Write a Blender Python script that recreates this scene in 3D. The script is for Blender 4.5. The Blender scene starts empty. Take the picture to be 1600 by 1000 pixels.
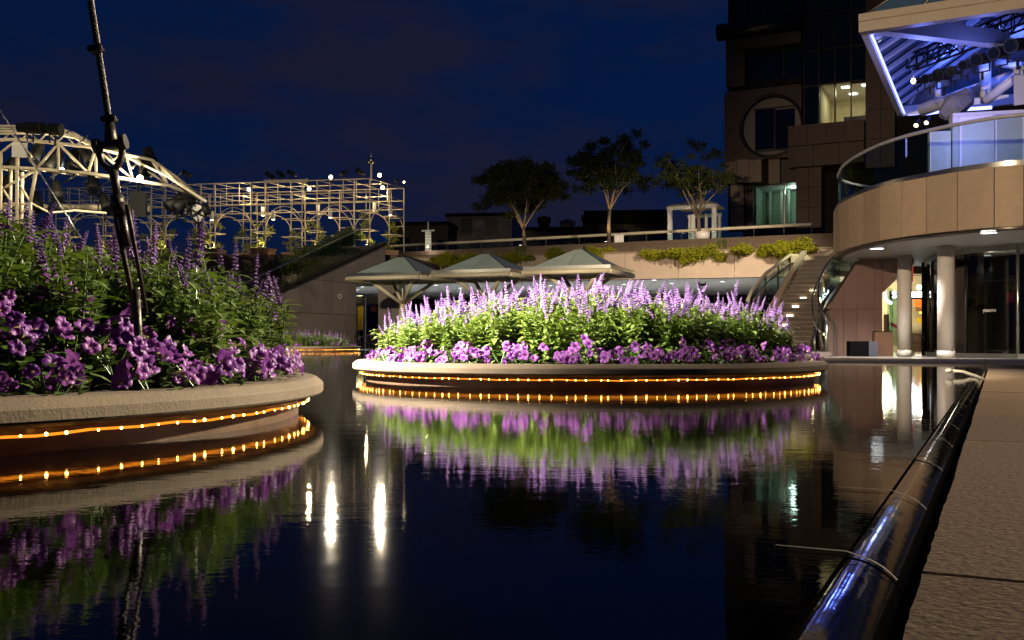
import bpy, bmesh, math, random
from mathutils import Vector, Matrix, Quaternion, Euler
R = math.radians
random.seed(7)
scene = bpy.context.scene
COL = scene.collection

# ------------------------------------------------------------------ camera, sky, exposure
F, HZ, CZ = 1556.0, 533.0, 0.26          # focal length and horizon in photo pixels, eye height above water
cam_data = bpy.data.cameras.new('camera')
cam = bpy.data.objects.new('camera', cam_data)
COL.objects.link(cam)
cam.location = (0, 0, CZ)
cam.rotation_euler = (R(90), 0, 0)
cam_data.sensor_width = 36
cam_data.lens = 36 * F / 1600
cam_data.shift_y = (HZ - 500) / 1600
cam_data.clip_start = 0.02
cam_data.clip_end = 3000
scene.camera = cam
scene.view_settings.view_transform = 'Standard'
scene.view_settings.look = 'None'
scene.view_settings.gamma = 1
scene.view_settings.exposure = 0
scene.cycles.use_denoising = True
scene.cycles.max_bounces = 7
scene.cycles.transparent_max_bounces = 12
scene.cycles.sample_clamp_indirect = 4
scene.cycles.caustics_reflective = False
scene.cycles.caustics_refractive = False

world = bpy.data.worlds.new('World')
scene.world = world
world.use_nodes = True
wn = world.node_tree
wn.nodes.clear()
def wnode(t): return wn.nodes.new(t)
w_out = wnode('ShaderNodeOutputWorld'); w_bg = wnode('ShaderNodeBackground')
w_sky = wnode('ShaderNodeTexSky'); w_sky.sky_type = 'NISHITA'; w_sky.sun_disc = False
w_sky.sun_elevation = R(-3.0); w_sky.sun_rotation = R(60); w_sky.altitude = 50; w_sky.ozone_density = 4.0
w_tc = wnode('ShaderNodeTexCoord'); w_map = wnode('ShaderNodeMapping'); w_map.inputs['Scale'].default_value = (1.2, 1.2, 4.0)
w_nz = wnode('ShaderNodeTexNoise'); w_nz.inputs['Scale'].default_value = 2.6; w_nz.inputs['Detail'].default_value = 6; w_nz.inputs['Roughness'].default_value = .58
w_rp = wnode('ShaderNodeValToRGB')
w_rp.color_ramp.elements[0].position = .42; w_rp.color_ramp.elements[0].color = (0.0009, 0.0074, 0.0375, 1)
w_rp.color_ramp.elements[1].position = .60; w_rp.color_ramp.elements[1].color = (0.0080, 0.0084, 0.0225, 1)
w_mul = wnode('ShaderNodeMix'); w_mul.data_type = 'RGBA'; w_mul.blend_type = 'ADD'; w_mul.inputs[0].default_value = 1.0
w_sc = wnode('ShaderNodeMix'); w_sc.data_type = 'RGBA'; w_sc.blend_type = 'MULTIPLY'; w_sc.inputs[0].default_value = 1.0
w_sc.inputs[7].default_value = (.03, .05, .08, 1)
lk = wn.links.new
lk(w_tc.outputs['Generated'], w_map.inputs['Vector']); lk(w_map.outputs['Vector'], w_nz.inputs['Vector'])
lk(w_nz.outputs['Fac'], w_rp.inputs['Fac'])
lk(w_sky.outputs['Color'], w_sc.inputs[6])
lk(w_sc.outputs[2], w_mul.inputs[6]); lk(w_rp.outputs['Color'], w_mul.inputs[7])
lk(w_mul.outputs[2], w_bg.inputs['Color']); w_bg.inputs['Strength'].default_value = 1.0
lk(w_bg.outputs['Background'], w_out.inputs['Surface'])

# ------------------------------------------------------------------ helpers
def V(*a): return Vector(a)
def P(px, py, d): return Vector(((px - 800) / F * d, d, CZ + (HZ - py) / F * d))
def PZ(px, py, z): return P(px, py, (z - CZ) * F / (HZ - py))
UP = Vector((0, 0, 1))
GU = Vector((0.438, 0.899, 0)).normalized()      # along the pool's right edge, away from the camera
GV = Vector((0.899, -0.438, 0)).normalized()     # across it, to the right

class PL:
    """a vertical plane through O running along U; n is measured towards the camera"""
    def __init__(s, O, U):
        s.O = Vector((O.x, O.y, 0)); s.U = Vector((U.x, U.y, 0)).normalized()
        s.N = Vector((s.U.y, -s.U.x, 0))
    def hit(s, px, py):
        D = Vector(((px - 800) / F, 1, (HZ - py) / F)); c = Vector((0, 0, CZ))
        t = (s.O - c).dot(s.N) / D.dot(s.N)
        return c + D * t
    def ab(s, px, py):
        p = s.hit(px, py); return (p - s.O).dot(s.U), p.z
    def pt(s, a, b, n=0):
        p = s.O + s.U * a + s.N * n; p.z = b; return p

class MB:
    def __init__(s): s.v = []; s.f = []; s.sm = []
    def face(s, pts, smooth=False):
        k = len(s.v); s.v += [tuple(p) for p in pts]; s.f.append(tuple(range(k, k + len(pts)))); s.sm.append(smooth); return s
    def hexa(s, q):      # q: 4 bottom points counter clockwise, 4 top points
        k = len(s.v); s.v += [tuple(p) for p in q]
        for f in ((3, 2, 1, 0), (4, 5, 6, 7), (0, 1, 5, 4), (1, 2, 6, 5), (2, 3, 7, 6), (3, 0, 4, 7)):
            s.f.append(tuple(k + i for i in f)); s.sm.append(False)
        return s
    def box(s, x0, x1, y0, y1, z0, z1):
        return s.hexa([(x0, y0, z0), (x1, y0, z0), (x1, y1, z0), (x0, y1, z0), (x0, y0, z1), (x1, y0, z1), (x1, y1, z1), (x0, y1, z1)])
    def pbox(s, pl, a0, a1, b0, b1, n0, n1):
        p = pl.pt
        return s.hexa([p(a0, b0, n1), p(a1, b0, n1), p(a1, b0, n0), p(a0, b0, n0), p(a0, b1, n1), p(a1, b1, n1), p(a1, b1, n0), p(a0, b1, n0)])
    def prism(s, poly, ext):
        """polygon (list of points) extruded by the vector ext"""
        k = len(s.v); n = len(poly); ext = Vector(ext)
        s.v += [tuple(p) for p in poly] + [tuple(Vector(p) + ext) for p in poly]
        s.f.append(tuple(range(k, k + n))); s.sm.append(False)
        s.f.append(tuple(range(k + 2 * n - 1, k + n - 1, -1))); s.sm.append(False)
        for i in range(n):
            j = (i + 1) % n
            s.f.append((k + i, k + n + i, k + n + j, k + j)); s.sm.append(False)
        return s
    def tube(s, pts, r, n=8, cap=True, closed=False):
        pts = [Vector(p) for p in pts]; m = len(pts); rs = r if isinstance(r, (list, tuple)) else [r] * m
        k = len(s.v); prev = None
        for i, p in enumerate(pts):
            if closed: t = pts[(i + 1) % m] - pts[i - 1]
            else: t = pts[min(i + 1, m - 1)] - pts[max(i - 1, 0)]
            if t.length < 1e-9: t = Vector((0, 0, 1))
            t.normalize()
            if prev is None:
                a = t.cross(Vector((0, 0, 1)))
                if a.length < .05: a = t.cross(Vector((1, 0, 0)))
                a.normalize()
            else:
                a = prev - t * prev.dot(t)
                if a.length < 1e-6: a = t.orthogonal()
                a.normalize()
            prev = a; b = t.cross(a)
            for q in range(n):
                w = 2 * math.pi * q / n
                s.v.append(tuple(p + (a * math.cos(w) + b * math.sin(w)) * rs[i]))
        for i in range(m if closed else m - 1):
            i2 = (i + 1) % m
            for q in range(n):
                q2 = (q + 1) % n
                s.f.append((k + i * n + q, k + i * n + q2, k + i2 * n + q2, k + i2 * n + q)); s.sm.append(n > 4)
        if cap and not closed:
            s.f.append(tuple(k + q for q in reversed(range(n)))); s.sm.append(False)
            s.f.append(tuple(k + (m - 1) * n + q for q in range(n))); s.sm.append(False)
        return s
    def lathe(s, prof, c, n=48, a0=0, a1=2 * math.pi, smooth=True):
        full = abs(a1 - a0 - 2 * math.pi) < 1e-6; k = len(s.v); m = len(prof); cnt = n if full else n + 1
        for i in range(cnt):
            w = a0 + (a1 - a0) * i / n
            for (r, z) in prof: s.v.append((c[0] + r * math.cos(w), c[1] + r * math.sin(w), c[2] + z))
        for i in range(n):
            i2 = (i + 1) % cnt
            for j in range(m - 1):
                s.f.append((k + i * m + j, k + i2 * m + j, k + i2 * m + j + 1, k + i * m + j + 1)); s.sm.append(smooth)
        return s
    def ball(s, c, r, n=8, m=5, sz=1):
        prof = [(max(1e-4, r * math.sin(math.pi * j / m)), -r * sz * math.cos(math.pi * j / m)) for j in range(m + 1)]
        return s.lathe(prof, c, n)
    def mesh(s, name):
        me = bpy.data.meshes.new(name); me.from_pydata(s.v, [], s.f)
        me.polygons.foreach_set('use_smooth', s.sm); me.update(); return me
    def build(s, name, mat, parent=None, label=None, stuff=False, loc=None):
        me = s.mesh(name); me.materials.append(mat)
        o = bpy.data.objects.new(name, me); COL.objects.link(o)
        if parent is not None:
            o.parent = parent
            if parent.type == 'EMPTY': o.location = -parent.location
        if loc is not None: o.location = loc
        if label: o['label'] = label
        if stuff: o['kind'] = 'stuff'
        return o

def thing(name, label, cat, loc=(0, 0, 0), group=None):
    o = bpy.data.objects.new(name, None); COL.objects.link(o); o.location = loc; o.empty_display_size = .1
    o['label'] = label; o['category'] = cat
    if group: o['group'] = group
    return o
def tag(o, label, cat, group=None):
    o['label'] = label; o['category'] = cat
    if group: o['group'] = group
    return o
def struct(o): o['kind'] = 'structure'; return o
def inst(name, me, parent, loc, rot=None, scale=1, label=None):
    o = bpy.data.objects.new(name, me); COL.objects.link(o); o.parent = parent; o.location = loc
    if rot is not None:
        if isinstance(rot, Quaternion): o.rotation_mode = 'QUATERNION'; o.rotation_quaternion = rot
        else: o.rotation_euler = rot
    o.scale = (scale,) * 3 if not isinstance(scale, tuple) else scale
    if label: o['label'] = label
    return o
def lamp(kind, loc, power, col, aim=None, angle=40, blend=.5, size=.1, parent=None, name='lamp_light'):
    d = bpy.data.lights.new(name, kind); d.energy = power; d.color = col
    if kind == 'SPOT': d.spot_size = R(angle); d.spot_blend = blend; d.shadow_soft_size = size
    elif kind == 'AREA': d.shape = 'DISK'; d.size = size
    else: d.shadow_soft_size = size
    o = bpy.data.objects.new(name, d); COL.objects.link(o); o.location = loc
    if aim is not None: o.rotation_euler = (Vector(aim) - Vector(loc)).to_track_quat('-Z', 'Y').to_euler()
    if parent is not None:
        o.parent = parent
        o.location = Vector(loc) - parent.location
    return o

# ------------------------------------------------------------------ materials
def M(name, col, rough=.6, metal=0, var=.15, scale=6, bump=0, bscale=40, spec=.5, emit=None, es=0, stretch=(1, 1, 1), coat=0):
    m = bpy.data.materials.new(name); m.use_nodes = True; t = m.node_tree; b = t.nodes['Principled BSDF']
    tc = t.nodes.new('ShaderNodeTexCoord'); mp = t.nodes.new('ShaderNodeMapping'); mp.inputs['Scale'].default_value = stretch
    t.links.new(tc.outputs['Object'], mp.inputs['Vector'])
    nz = t.nodes.new('ShaderNodeTexNoise'); nz.inputs['Scale'].default_value = scale; nz.inputs['Detail'].default_value = 5; nz.inputs['Roughness'].default_value = .65
    t.links.new(mp.outputs['Vector'], nz.inputs['Vector'])
    cr = t.nodes.new('ShaderNodeValToRGB'); cr.color_ramp.elements[0].position = .3; cr.color_ramp.elements[1].position = .7
    cr.color_ramp.elements[0].color = tuple(c * (1 - var) for c in col) + (1,)
    cr.color_ramp.elements[1].color = tuple(min(1, c * (1 + var)) for c in col) + (1,)
    oi = t.nodes.new('ShaderNodeObjectInfo'); mr = t.nodes.new('ShaderNodeMapRange'); mr.inputs['To Min'].default_value = .86; mr.inputs['To Max'].default_value = 1.12; t.links.new(oi.outputs['Random'], mr.inputs['Value'])
    vm_ = t.nodes.new('ShaderNodeVectorMath'); vm_.operation = 'SCALE'; t.links.new(cr.outputs['Color'], vm_.inputs[0]); t.links.new(mr.outputs[0], vm_.inputs['Scale'])
    t.links.new(nz.outputs['Fac'], cr.inputs['Fac']); t.links.new(vm_.outputs[0], b.inputs['Base Color'])
    b.inputs['Roughness'].default_value = rough; b.inputs['Metallic'].default_value = metal
    b.inputs['Specular IOR Level'].default_value = spec; b.inputs['Coat Weight'].default_value = coat
    if bump:
        n2 = t.nodes.new('ShaderNodeTexNoise'); n2.inputs['Scale'].default_value = bscale; n2.inputs['Detail'].default_value = 6
        t.links.new(mp.outputs['Vector'], n2.inputs['Vector'])
        bp = t.nodes.new('ShaderNodeBump'); bp.inputs['Strength'].default_value = bump; bp.inputs['Distance'].default_value = .01
        t.links.new(n2.outputs['Fac'], bp.inputs['Height']); t.links.new(bp.outputs['Normal'], b.inputs['Normal'])
    if emit:
        b.inputs['Emission Color'].default_value = tuple(emit) + (1,); b.inputs['Emission Strength'].default_value = es
    return m

def foliage(name, c0, c1, trans=.35, rough=.45, gloss=.12):
    m = bpy.data.materials.new(name); m.use_nodes = True; t = m.node_tree; t.nodes.clear()
    out = t.nodes.new('ShaderNodeOutputMaterial')
    oi = t.nodes.new('ShaderNodeObjectInfo'); tc = t.nodes.new('ShaderNodeTexCoord')
    nz = t.nodes.new('ShaderNodeTexNoise'); nz.inputs['Scale'].default_value = 22; nz.inputs['Detail'].default_value = 2
    t.links.new(tc.outputs['Object'], nz.inputs['Vector'])
    ad = t.nodes.new('ShaderNodeMath'); ad.operation = 'MULTIPLY_ADD'; ad.inputs[1].default_value = .4
    sb = t.nodes.new('ShaderNodeMath'); sb.operation = 'SUBTRACT'; sb.inputs[1].default_value = .2
    t.links.new(nz.outputs['Fac'], sb.inputs[0])
    t.links.new(oi.outputs['Random'], ad.inputs[0]); t.links.new(sb.outputs[0], ad.inputs[2])
    cr = t.nodes.new('ShaderNodeValToRGB'); cr.color_ramp.elements[0].position = .1; cr.color_ramp.elements[1].position = .9
    cr.color_ramp.elements[0].color = tuple(c0) + (1,); cr.color_ramp.elements[1].color = tuple(c1) + (1,)
    t.links.new(ad.outputs[0], cr.inputs['Fac'])
    d = t.nodes.new('ShaderNodeBsdfDiffuse'); tr = t.nodes.new('ShaderNodeBsdfTranslucent'); g = t.nodes.new('ShaderNodeBsdfGlossy')
    g.inputs['Roughness'].default_value = rough; g.inputs['Color'].default_value = (.9, .95, .85, 1)
    m1 = t.nodes.new('ShaderNodeMixShader'); m1.inputs[0].default_value = trans
    m2 = t.nodes.new('ShaderNodeMixShader'); fr = t.nodes.new('ShaderNodeLayerWeight'); fr.inputs['Blend'].default_value = .25
    fm = t.nodes.new('ShaderNodeMath'); fm.operation = 'MULTIPLY'; fm.inputs[1].default_value = gloss * 3
    t.links.new(fr.outputs['Facing'], fm.inputs[0]); fa = t.nodes.new('ShaderNodeMath'); fa.operation = 'ADD'; fa.inputs[1].default_value = gloss * .35; fa.use_clamp = True
    t.links.new(fm.outputs[0], fa.inputs[0]); t.links.new(fa.outputs[0], m2.inputs[0])
    t.links.new(cr.outputs['Color'], d.inputs['Color']); t.links.new(cr.outputs['Color'], tr.inputs['Color'])
    t.links.new(d.outputs[0], m1.inputs[1]); t.links.new(tr.outputs[0], m1.inputs[2])
    t.links.new(m1.outputs[0], m2.inputs[1]); t.links.new(g.outputs[0], m2.inputs[2]); t.links.new(m2.outputs[0], out.inputs['Surface'])
    return m, t, cr, d, tr

def emis(name, col, s):
    m = bpy.data.materials.new(name); m.use_nodes = True; t = m.node_tree; t.nodes.clear()
    o = t.nodes.new('ShaderNodeOutputMaterial'); e = t.nodes.new('ShaderNodeEmission'); e.inputs['Color'].default_value = tuple(col) + (1,); e.inputs['Strength'].default_value = s
    t.links.new(e.outputs[0], o.inputs['Surface']); return m

def glass(name, tint, refl=1.0, rough=.01):
    m = bpy.data.materials.new(name); m.use_nodes = True; t = m.node_tree; t.nodes.clear()
    o = t.nodes.new('ShaderNodeOutputMaterial'); tr = t.nodes.new('ShaderNodeBsdfTransparent'); tr.inputs['Color'].default_value = tuple(tint) + (1,)
    g = t.nodes.new('ShaderNodeBsdfGlossy'); g.inputs['Roughness'].default_value = rough
    lw_ = t.nodes.new('ShaderNodeLayerWeight'); fr = t.nodes.new('ShaderNodeMath'); fr.operation = 'POWER'; fr.inputs[1].default_value = 5
    t.links.new(lw_.outputs['Facing'], fr.inputs[0])
    mu = t.nodes.new('ShaderNodeMath'); mu.operation = 'MULTIPLY_ADD'; mu.inputs[1].default_value = .9 * refl; mu.inputs[2].default_value = .045 * refl; mu.use_clamp = True
    t.links.new(fr.outputs[0], mu.inputs[0])
    mx = t.nodes.new('ShaderNodeMixShader'); t.links.new(mu.outputs[0], mx.inputs[0]); t.links.new(tr.outputs[0], mx.inputs[1]); t.links.new(g.outputs[0], mx.inputs[2])
    t.links.new(mx.outputs[0], o.inputs['Surface']); return m

def concrete(name, col, bump=.5, pit=.25):
    """cast stone: mottled, pitted, faint stains"""
    m = M(name, col, rough=.85, var=.2, scale=3.2, bump=bump * .5, bscale=120)
    t = m.node_tree; b = t.nodes['Principled BSDF']
    tc = t.nodes.new('ShaderNodeTexCoord'); vo = t.nodes.new('ShaderNodeTexVoronoi'); vo.inputs['Scale'].default_value = 38
    t.links.new(tc.outputs['Object'], vo.inputs['Vector'])
    r = t.nodes.new('ShaderNodeValToRGB'); r.color_ramp.elements[0].position = .03; r.color_ramp.elements[0].color = (pit, pit, pit, 1); r.color_ramp.elements[1].position = .13; r.color_ramp.elements[1].color = (1, 1, 1, 1)
    t.links.new(vo.outputs['Distance'], r.inputs['Fac'])
    n = t.nodes.new('ShaderNodeTexNoise'); n.inputs['Scale'].default_value = 1.1; n.inputs['Detail'].default_value = 7; n.inputs['Roughness'].default_value = .7
    t.links.new(tc.outputs['Object'], n.inputs['Vector'])
    r2 = t.nodes.new('ShaderNodeValToRGB'); r2.color_ramp.elements[0].position = .35; r2.color_ramp.elements[0].color = (.62, .58, .54, 1); r2.color_ramp.elements[1].position = .55; r2.color_ramp.elements[1].color = (1, 1, 1, 1)
    t.links.new(n.outputs['Fac'], r2.inputs['Fac'])
    src = b.inputs['Base Color'].links[0].from_socket
    a = t.nodes.new('ShaderNodeMix'); a.data_type = 'RGBA'; a.blend_type = 'MULTIPLY'; a.inputs[0].default_value = .8
    c = t.nodes.new('ShaderNodeMix'); c.data_type = 'RGBA'; c.blend_type = 'MULTIPLY'; c.inputs[0].default_value = .7
    t.links.new(src, a.inputs[6]); t.links.new(r.outputs['Color'], a.inputs[7]); t.links.new(a.outputs[2], c.inputs[6]); t.links.new(r2.outputs['Color'], c.inputs[7])
    t.links.new(c.outputs[2], b.inputs['Base Color'])
    return m

MAT = {}
MAT['rim'] = concrete('cast_stone', (.13, .096, .062))
MAT['base'] = M('planter_base_stone', (.085, .052, .03), rough=.35, var=.3, scale=9, bump=.2)
MAT['soil'] = M('soil', (.022, .016, .011), rough=.95, var=.4, scale=60, bump=.6)
MAT['rope'] = emis('light_rope', (1, .27, .015), 1.5)
MAT['bulb'] = emis('rope_bulb', (1, .42, .08), 42)
MAT['granite'] = M('granite_slab', (.34, .235, .14), rough=.85, var=.55, scale=110, bump=.75, bscale=85, spec=.25)
MAT['granite2'] = M('kerb_stone', (.25, .185, .14), rough=.8, var=.25, scale=40, bump=.2, spec=.25)
MAT['blackstone'] = M('wet_black_granite', (.012, .011, .010), rough=.05, var=.3, scale=20, bump=.05, bscale=16, spec=.5)
MAT['grout'] = M('pale_grout', (.42, .36, .26), rough=.6)
MAT['plaza'] = M('plaza_stone', (.22, .20, .18), rough=.28, var=.2, scale=3)
MAT['panel'] = M('brown_grey_panel', (.20, .165, .145), rough=.55, var=.12, scale=2, bump=.05)
MAT['fascia'] = M('tan_stone_panel', (.36, .26, .175), rough=.65, var=.10, scale=4, bump=.12, bscale=90)
MAT['joint'] = M('dark_joint', (.035, .028, .022), rough=.9)
MAT['white'] = M('white_paint', (.78, .76, .72), rough=.5, var=.05)
MAT['soffit'] = M('soffit_paint', (.72, .71, .70), rough=.6, var=.03)
MAT['column'] = M('column_paint', (.62, .57, .53), rough=.5, var=.05)
MAT['steel'] = M('brushed_steel', (.55, .54, .50), rough=.28, metal=1, var=.1)
MAT['dsteel'] = M('dark_bronze_metal', (.05, .042, .035), rough=.35, metal=.8, var=.2)
MAT['black'] = M('black_metal', (.008, .008, .008), rough=.6, var=.3, spec=.25)
MAT['wsteel'] = M('cream_painted_steel', (.70, .61, .44), rough=.45, var=.08)
MAT['rust'] = M('weathered_galvanised_steel', (.055, .045, .037), rough=.42, metal=.75, var=.4, scale=30, bump=.3, bscale=60)
MAT['towerwall'] = M('brown_granite', (.070, .037, .020), rough=.6, var=.18, scale=3, bump=.1)
MAT['towerlight'] = M('buff_granite', (.23, .16, .095), rough=.55, var=.12, scale=3, bump=.1)
MAT['terrace'] = M('pink_render', (.42, .32, .245), rough=.7, var=.07, scale=1.5, bump=.1)
MAT['dark'] = M('dark_wall', (.02, .018, .016), rough=.9, var=.3, spec=.1)
MAT['browndark'] = M('dark_brown_stone', (.12, .085, .06), rough=.8, var=.2, spec=.2)
MAT['darkglass'] = M('dark_glazing', (.006, .008, .010), rough=.04, var=.2, spec=.8)
MAT['glassg'] = glass('green_glass', (.72, .82, .77), 1.0)
MAT['glassc'] = glass('clear_glass', (.90, .93, .93), 1.0)
MAT['glassd'] = glass('shop_glass', (.55, .55, .52), 1.3)
MAT['canopyglass'] = M('canopy_roof_sheet', (.40, .48, .43), rough=.45, var=.12, scale=2, spec=.4)
MAT['down'] = emis('downlight', (.93, .97, 1), 14)
MAT['warmlamp'] = emis('warm_lamp', (1, .84, .58), 18)
MAT['smalllamp'] = emis('small_lamp', (1, .82, .50), 8)
MAT['steplamp'] = emis('step_lamp', (1, .88, .52), 11)
MAT['bluestrip'] = emis('blue_strip_lamp', (.22, .26, 1), 5)
MAT['bark'] = M('bark', (.13, .092, .062), rough=.85, var=.3, scale=25, bump=.5, stretch=(1, 1, .3))
MAT['wood'] = M('brown_box', (.16, .085, .05), rough=.6, var=.15)
leaf, *_ = foliage('salvia_leaf', (.075, .135, .010), (.155, .215, .018), trans=.35, gloss=.12)
MAT['leaf'] = leaf
MAT['petleaf'] = foliage('petunia_leaf', (.045, .10, .014), (.09, .16, .022), trans=.3, gloss=.08)[0]
MAT['spike'] = foliage('salvia_flower', (.16, .075, .26), (.36, .22, .46), trans=.3, gloss=.03)[0]
MAT['shrub'] = foliage('golden_shrub_leaf', (.21, .23, .012), (.38, .36, .02), trans=.3, gloss=.05)[0]
MAT['hedge'] = foliage('hedge_leaf', (.05, .075, .012), (.10, .12, .016), trans=.3, gloss=.08)[0]
MAT['treeleaf'] = foliage('tree_leaf', (.022, .032, .007), (.050, .058, .010), trans=.25, gloss=.05)[0]
MAT['vine'] = foliage('vine_leaf', (.12, .16, .012), (.24, .25, .03), trans=.35, gloss=.04)[0]
# petals: throat to purple by distance from the flower's axis
pm, pt_, pcr, pd_, ptr_ = foliage('petunia_petal', (.085, .009, .17), (.33, .10, .38), trans=.34, gloss=.03)
tc = pt_.nodes.new('ShaderNodeTexCoord'); sx = pt_.nodes.new('ShaderNodeSeparateXYZ'); pt_.links.new(tc.outputs['Object'], sx.inputs[0])
cx = pt_.nodes.new('ShaderNodeCombineXYZ'); pt_.links.new(sx.outputs[0], cx.inputs[0]); pt_.links.new(sx.outputs[1], cx.inputs[1])
ln = pt_.nodes.new('ShaderNodeVectorMath'); ln.operation = 'LENGTH'; pt_.links.new(cx.outputs[0], ln.inputs[0])
tr2 = pt_.nodes.new('ShaderNodeMapRange'); tr2.inputs['From Min'].default_value = .0025; tr2.inputs['From Max'].default_value = .0075
pt_.links.new(ln.outputs['Value'], tr2.inputs['Value'])
pmx = pt_.nodes.new('ShaderNodeMix'); pmx.data_type = 'RGBA'; pmx.inputs[6].default_value = (.55, .50, .16, 1)
pt_.links.new(tr2.outputs[0], pmx.inputs[0]); pt_.links.new(pcr.outputs['Color'], pmx.inputs[7])
pt_.links.new(pmx.outputs[2], pd_.inputs['Color']); pt_.links.new(pmx.outputs[2], ptr_.inputs['Color'])
MAT['petal'] = pm
# water
wm = bpy.data.materials.new('pool_water'); wm.use_nodes = True; t = wm.node_tree; b = t.nodes['Principled BSDF']
b.inputs['Base Color'].default_value = (.0012, .0016, .0020, 1); b.inputs['Roughness'].default_value = .036; b.inputs['IOR'].default_value = 1.31
tc = t.nodes.new('ShaderNodeTexCoord'); mp = t.nodes.new('ShaderNodeMapping'); mp.inputs['Scale'].default_value = (1, 1.6, 1); mp.inputs['Rotation'].default_value = (0, 0, R(12))
t.links.new(tc.outputs['Object'], mp.inputs['Vector'])
n1 = t.nodes.new('ShaderNodeTexNoise'); n1.inputs['Scale'].default_value = 7; n1.inputs['Detail'].default_value = 3
n2 = t.nodes.new('ShaderNodeTexNoise'); n2.inputs['Scale'].default_value = 45; n2.inputs['Detail'].default_value = 2
t.links.new(mp.outputs['Vector'], n1.inputs['Vector']); t.links.new(mp.outputs['Vector'], n2.inputs['Vector'])
b1 = t.nodes.new('ShaderNodeBump'); b1.inputs['Strength'].default_value = .10; b1.inputs['Distance'].default_value = .0045
b2 = t.nodes.new('ShaderNodeBump'); b2.inputs['Strength'].default_value = .10; b2.inputs['Distance'].default_value = .0012
t.links.new(n1.outputs['Fac'], b1.inputs['Height']); t.links.new(n2.outputs['Fac'], b2.inputs['Height']); t.links.new(b1.outputs['Normal'], b2.inputs['Normal'])
t.links.new(b2.outputs['Normal'], b.inputs['Normal'])
MAT['water'] = wm

# ================================================================== the pool, its edge and the ground
ground = struct(MB().face([(-900, -60, -.262), (900, -60, -.262), (900, 2500, -.262), (-900, 2500, -.262)]).build('ground', MAT['plaza']))

E0 = Vector((.363, .93, 0)); SFAR = (10.35 - .93) / GU.y
def UVp(s, v, z): p = E0 + GU * s + GV * v; return Vector((p.x, p.y, z))
corner = UVp(SFAR, 0, 0)
fc1 = corner - GV * 6.55; fc2 = fc1 + GU * 12.2; fc3 = fc2 - GV * 24
wpoly = [UVp(-6, -.085, 0), UVp(SFAR, -.085, 0), corner - GV * .09, fc1, fc2, fc3, Vector((-17, -6, 0))]
wpoly = [wpoly[0], wpoly[1], fc1, fc2, fc3, Vector((-17, -6, 0))]
water = struct(MB().face([(p.x, p.y, 0) for p in wpoly]).build('water', MAT['water']))
bas = MB().prism([(p.x, p.y, -.27) for p in wpoly], (0, 0, .262))
struct(bas.build('pool_basin', MAT['dark']))

# black granite overflow lip, stone by stone
lip = bpy.data.objects.new('pool_edge', None); COL.objects.link(lip); lip['kind'] = 'structure'
prof = [(-.17, -.006)] + [(-.085 + .075 * math.sin(R(a)), -.004 - .075 * (1 - math.cos(R(a)))) for a in range(0, 51, 5)] + [(-.021, -.042), (-.018, -.16)]
def lipstrip(s0, s1, off, prof, n=2):
    mb = MB(); k = 0; rows = []
    for i in range(n + 1):
        s = s0 + (s1 - s0) * i / n
        rows.append([UVp(s, v + off[0], z + off[1]) for v, z in prof])
    m = len(prof)
    for r_ in rows: mb.v += [tuple(p) for p in r_]
    for i in range(n):
        for j in range(m - 1):
            mb.f.append((i * m + j, (i + 1) * m + j, (i + 1) * m + j + 1, i * m + j + 1)); mb.sm.append(True)
    return mb
sj = (1.14 + .04 - .93) / GU.y - .556 * 7
while sj < SFAR - .05:
    e = min(sj + .556, SFAR)
    lipstrip(sj + .003, e - .003, (0, random.uniform(-.0015, .0015)), prof).build('edge_stone', MAT['blackstone'], lip)
    # pale grout line over the bullnose and into the water
    gp = [(-.17, .0025), (-.085, .0025)] + [(-.085 + .0765 * math.sin(R(a)), .0 - .075 * (1 - math.cos(R(a)))) for a in range(10, 51, 8)]
    lipstrip(e - .0028, e + .0028, (0, .001), gp, 1).build('grout_line', MAT['grout'], lip)
    sj += .556
gut = MB().prism([UVp(-6, -.018, -.26), UVp(-6, 0, -.26), UVp(SFAR, 0, -.26), UVp(SFAR, -.018, -.26)], (0, 0, .03))
gut.build('gutter', MAT['dark'], lip)

# granite paving on the right
pav = bpy.data.objects.new('pavement', None); COL.objects.link(pav); pav['kind'] = 'structure'
ss = [-6, -4.2, -2.6, -1.1] + [(d - .93) / GU.y for d in (1.2, 2.81, 3.82, 5.5, 6.6, 8.2, 9.3)] + [SFAR - .02]
def slab(mb_poly, z1, mat, name, parent, th=.1, jit=.0015):
    dz = random.uniform(-jit, jit)
    mb = MB(); n = len(mb_poly); c = sum((Vector(p) for p in mb_poly), Vector()) / n
    top = [Vector(p) for p in mb_poly]
    ins = []
    for p in top:
        d = (c - p); d.z = 0; ins.append(p + d.normalized() * .004)
    lo = [Vector((p.x, p.y, z1 - th)) for p in top]; md = [Vector((p.x, p.y, z1 - .006 + dz)) for p in top]; up = [Vector((p.x, p.y, z1 + dz)) for p in ins]
    mb.face(up)
    for i in range(n):
        j = (i + 1) % n
        mb.face([md[i], md[j], up[j], up[i]]); mb.face([lo[i], lo[j], md[j], md[i]])
    return mb.build(name, mat, parent)
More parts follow.
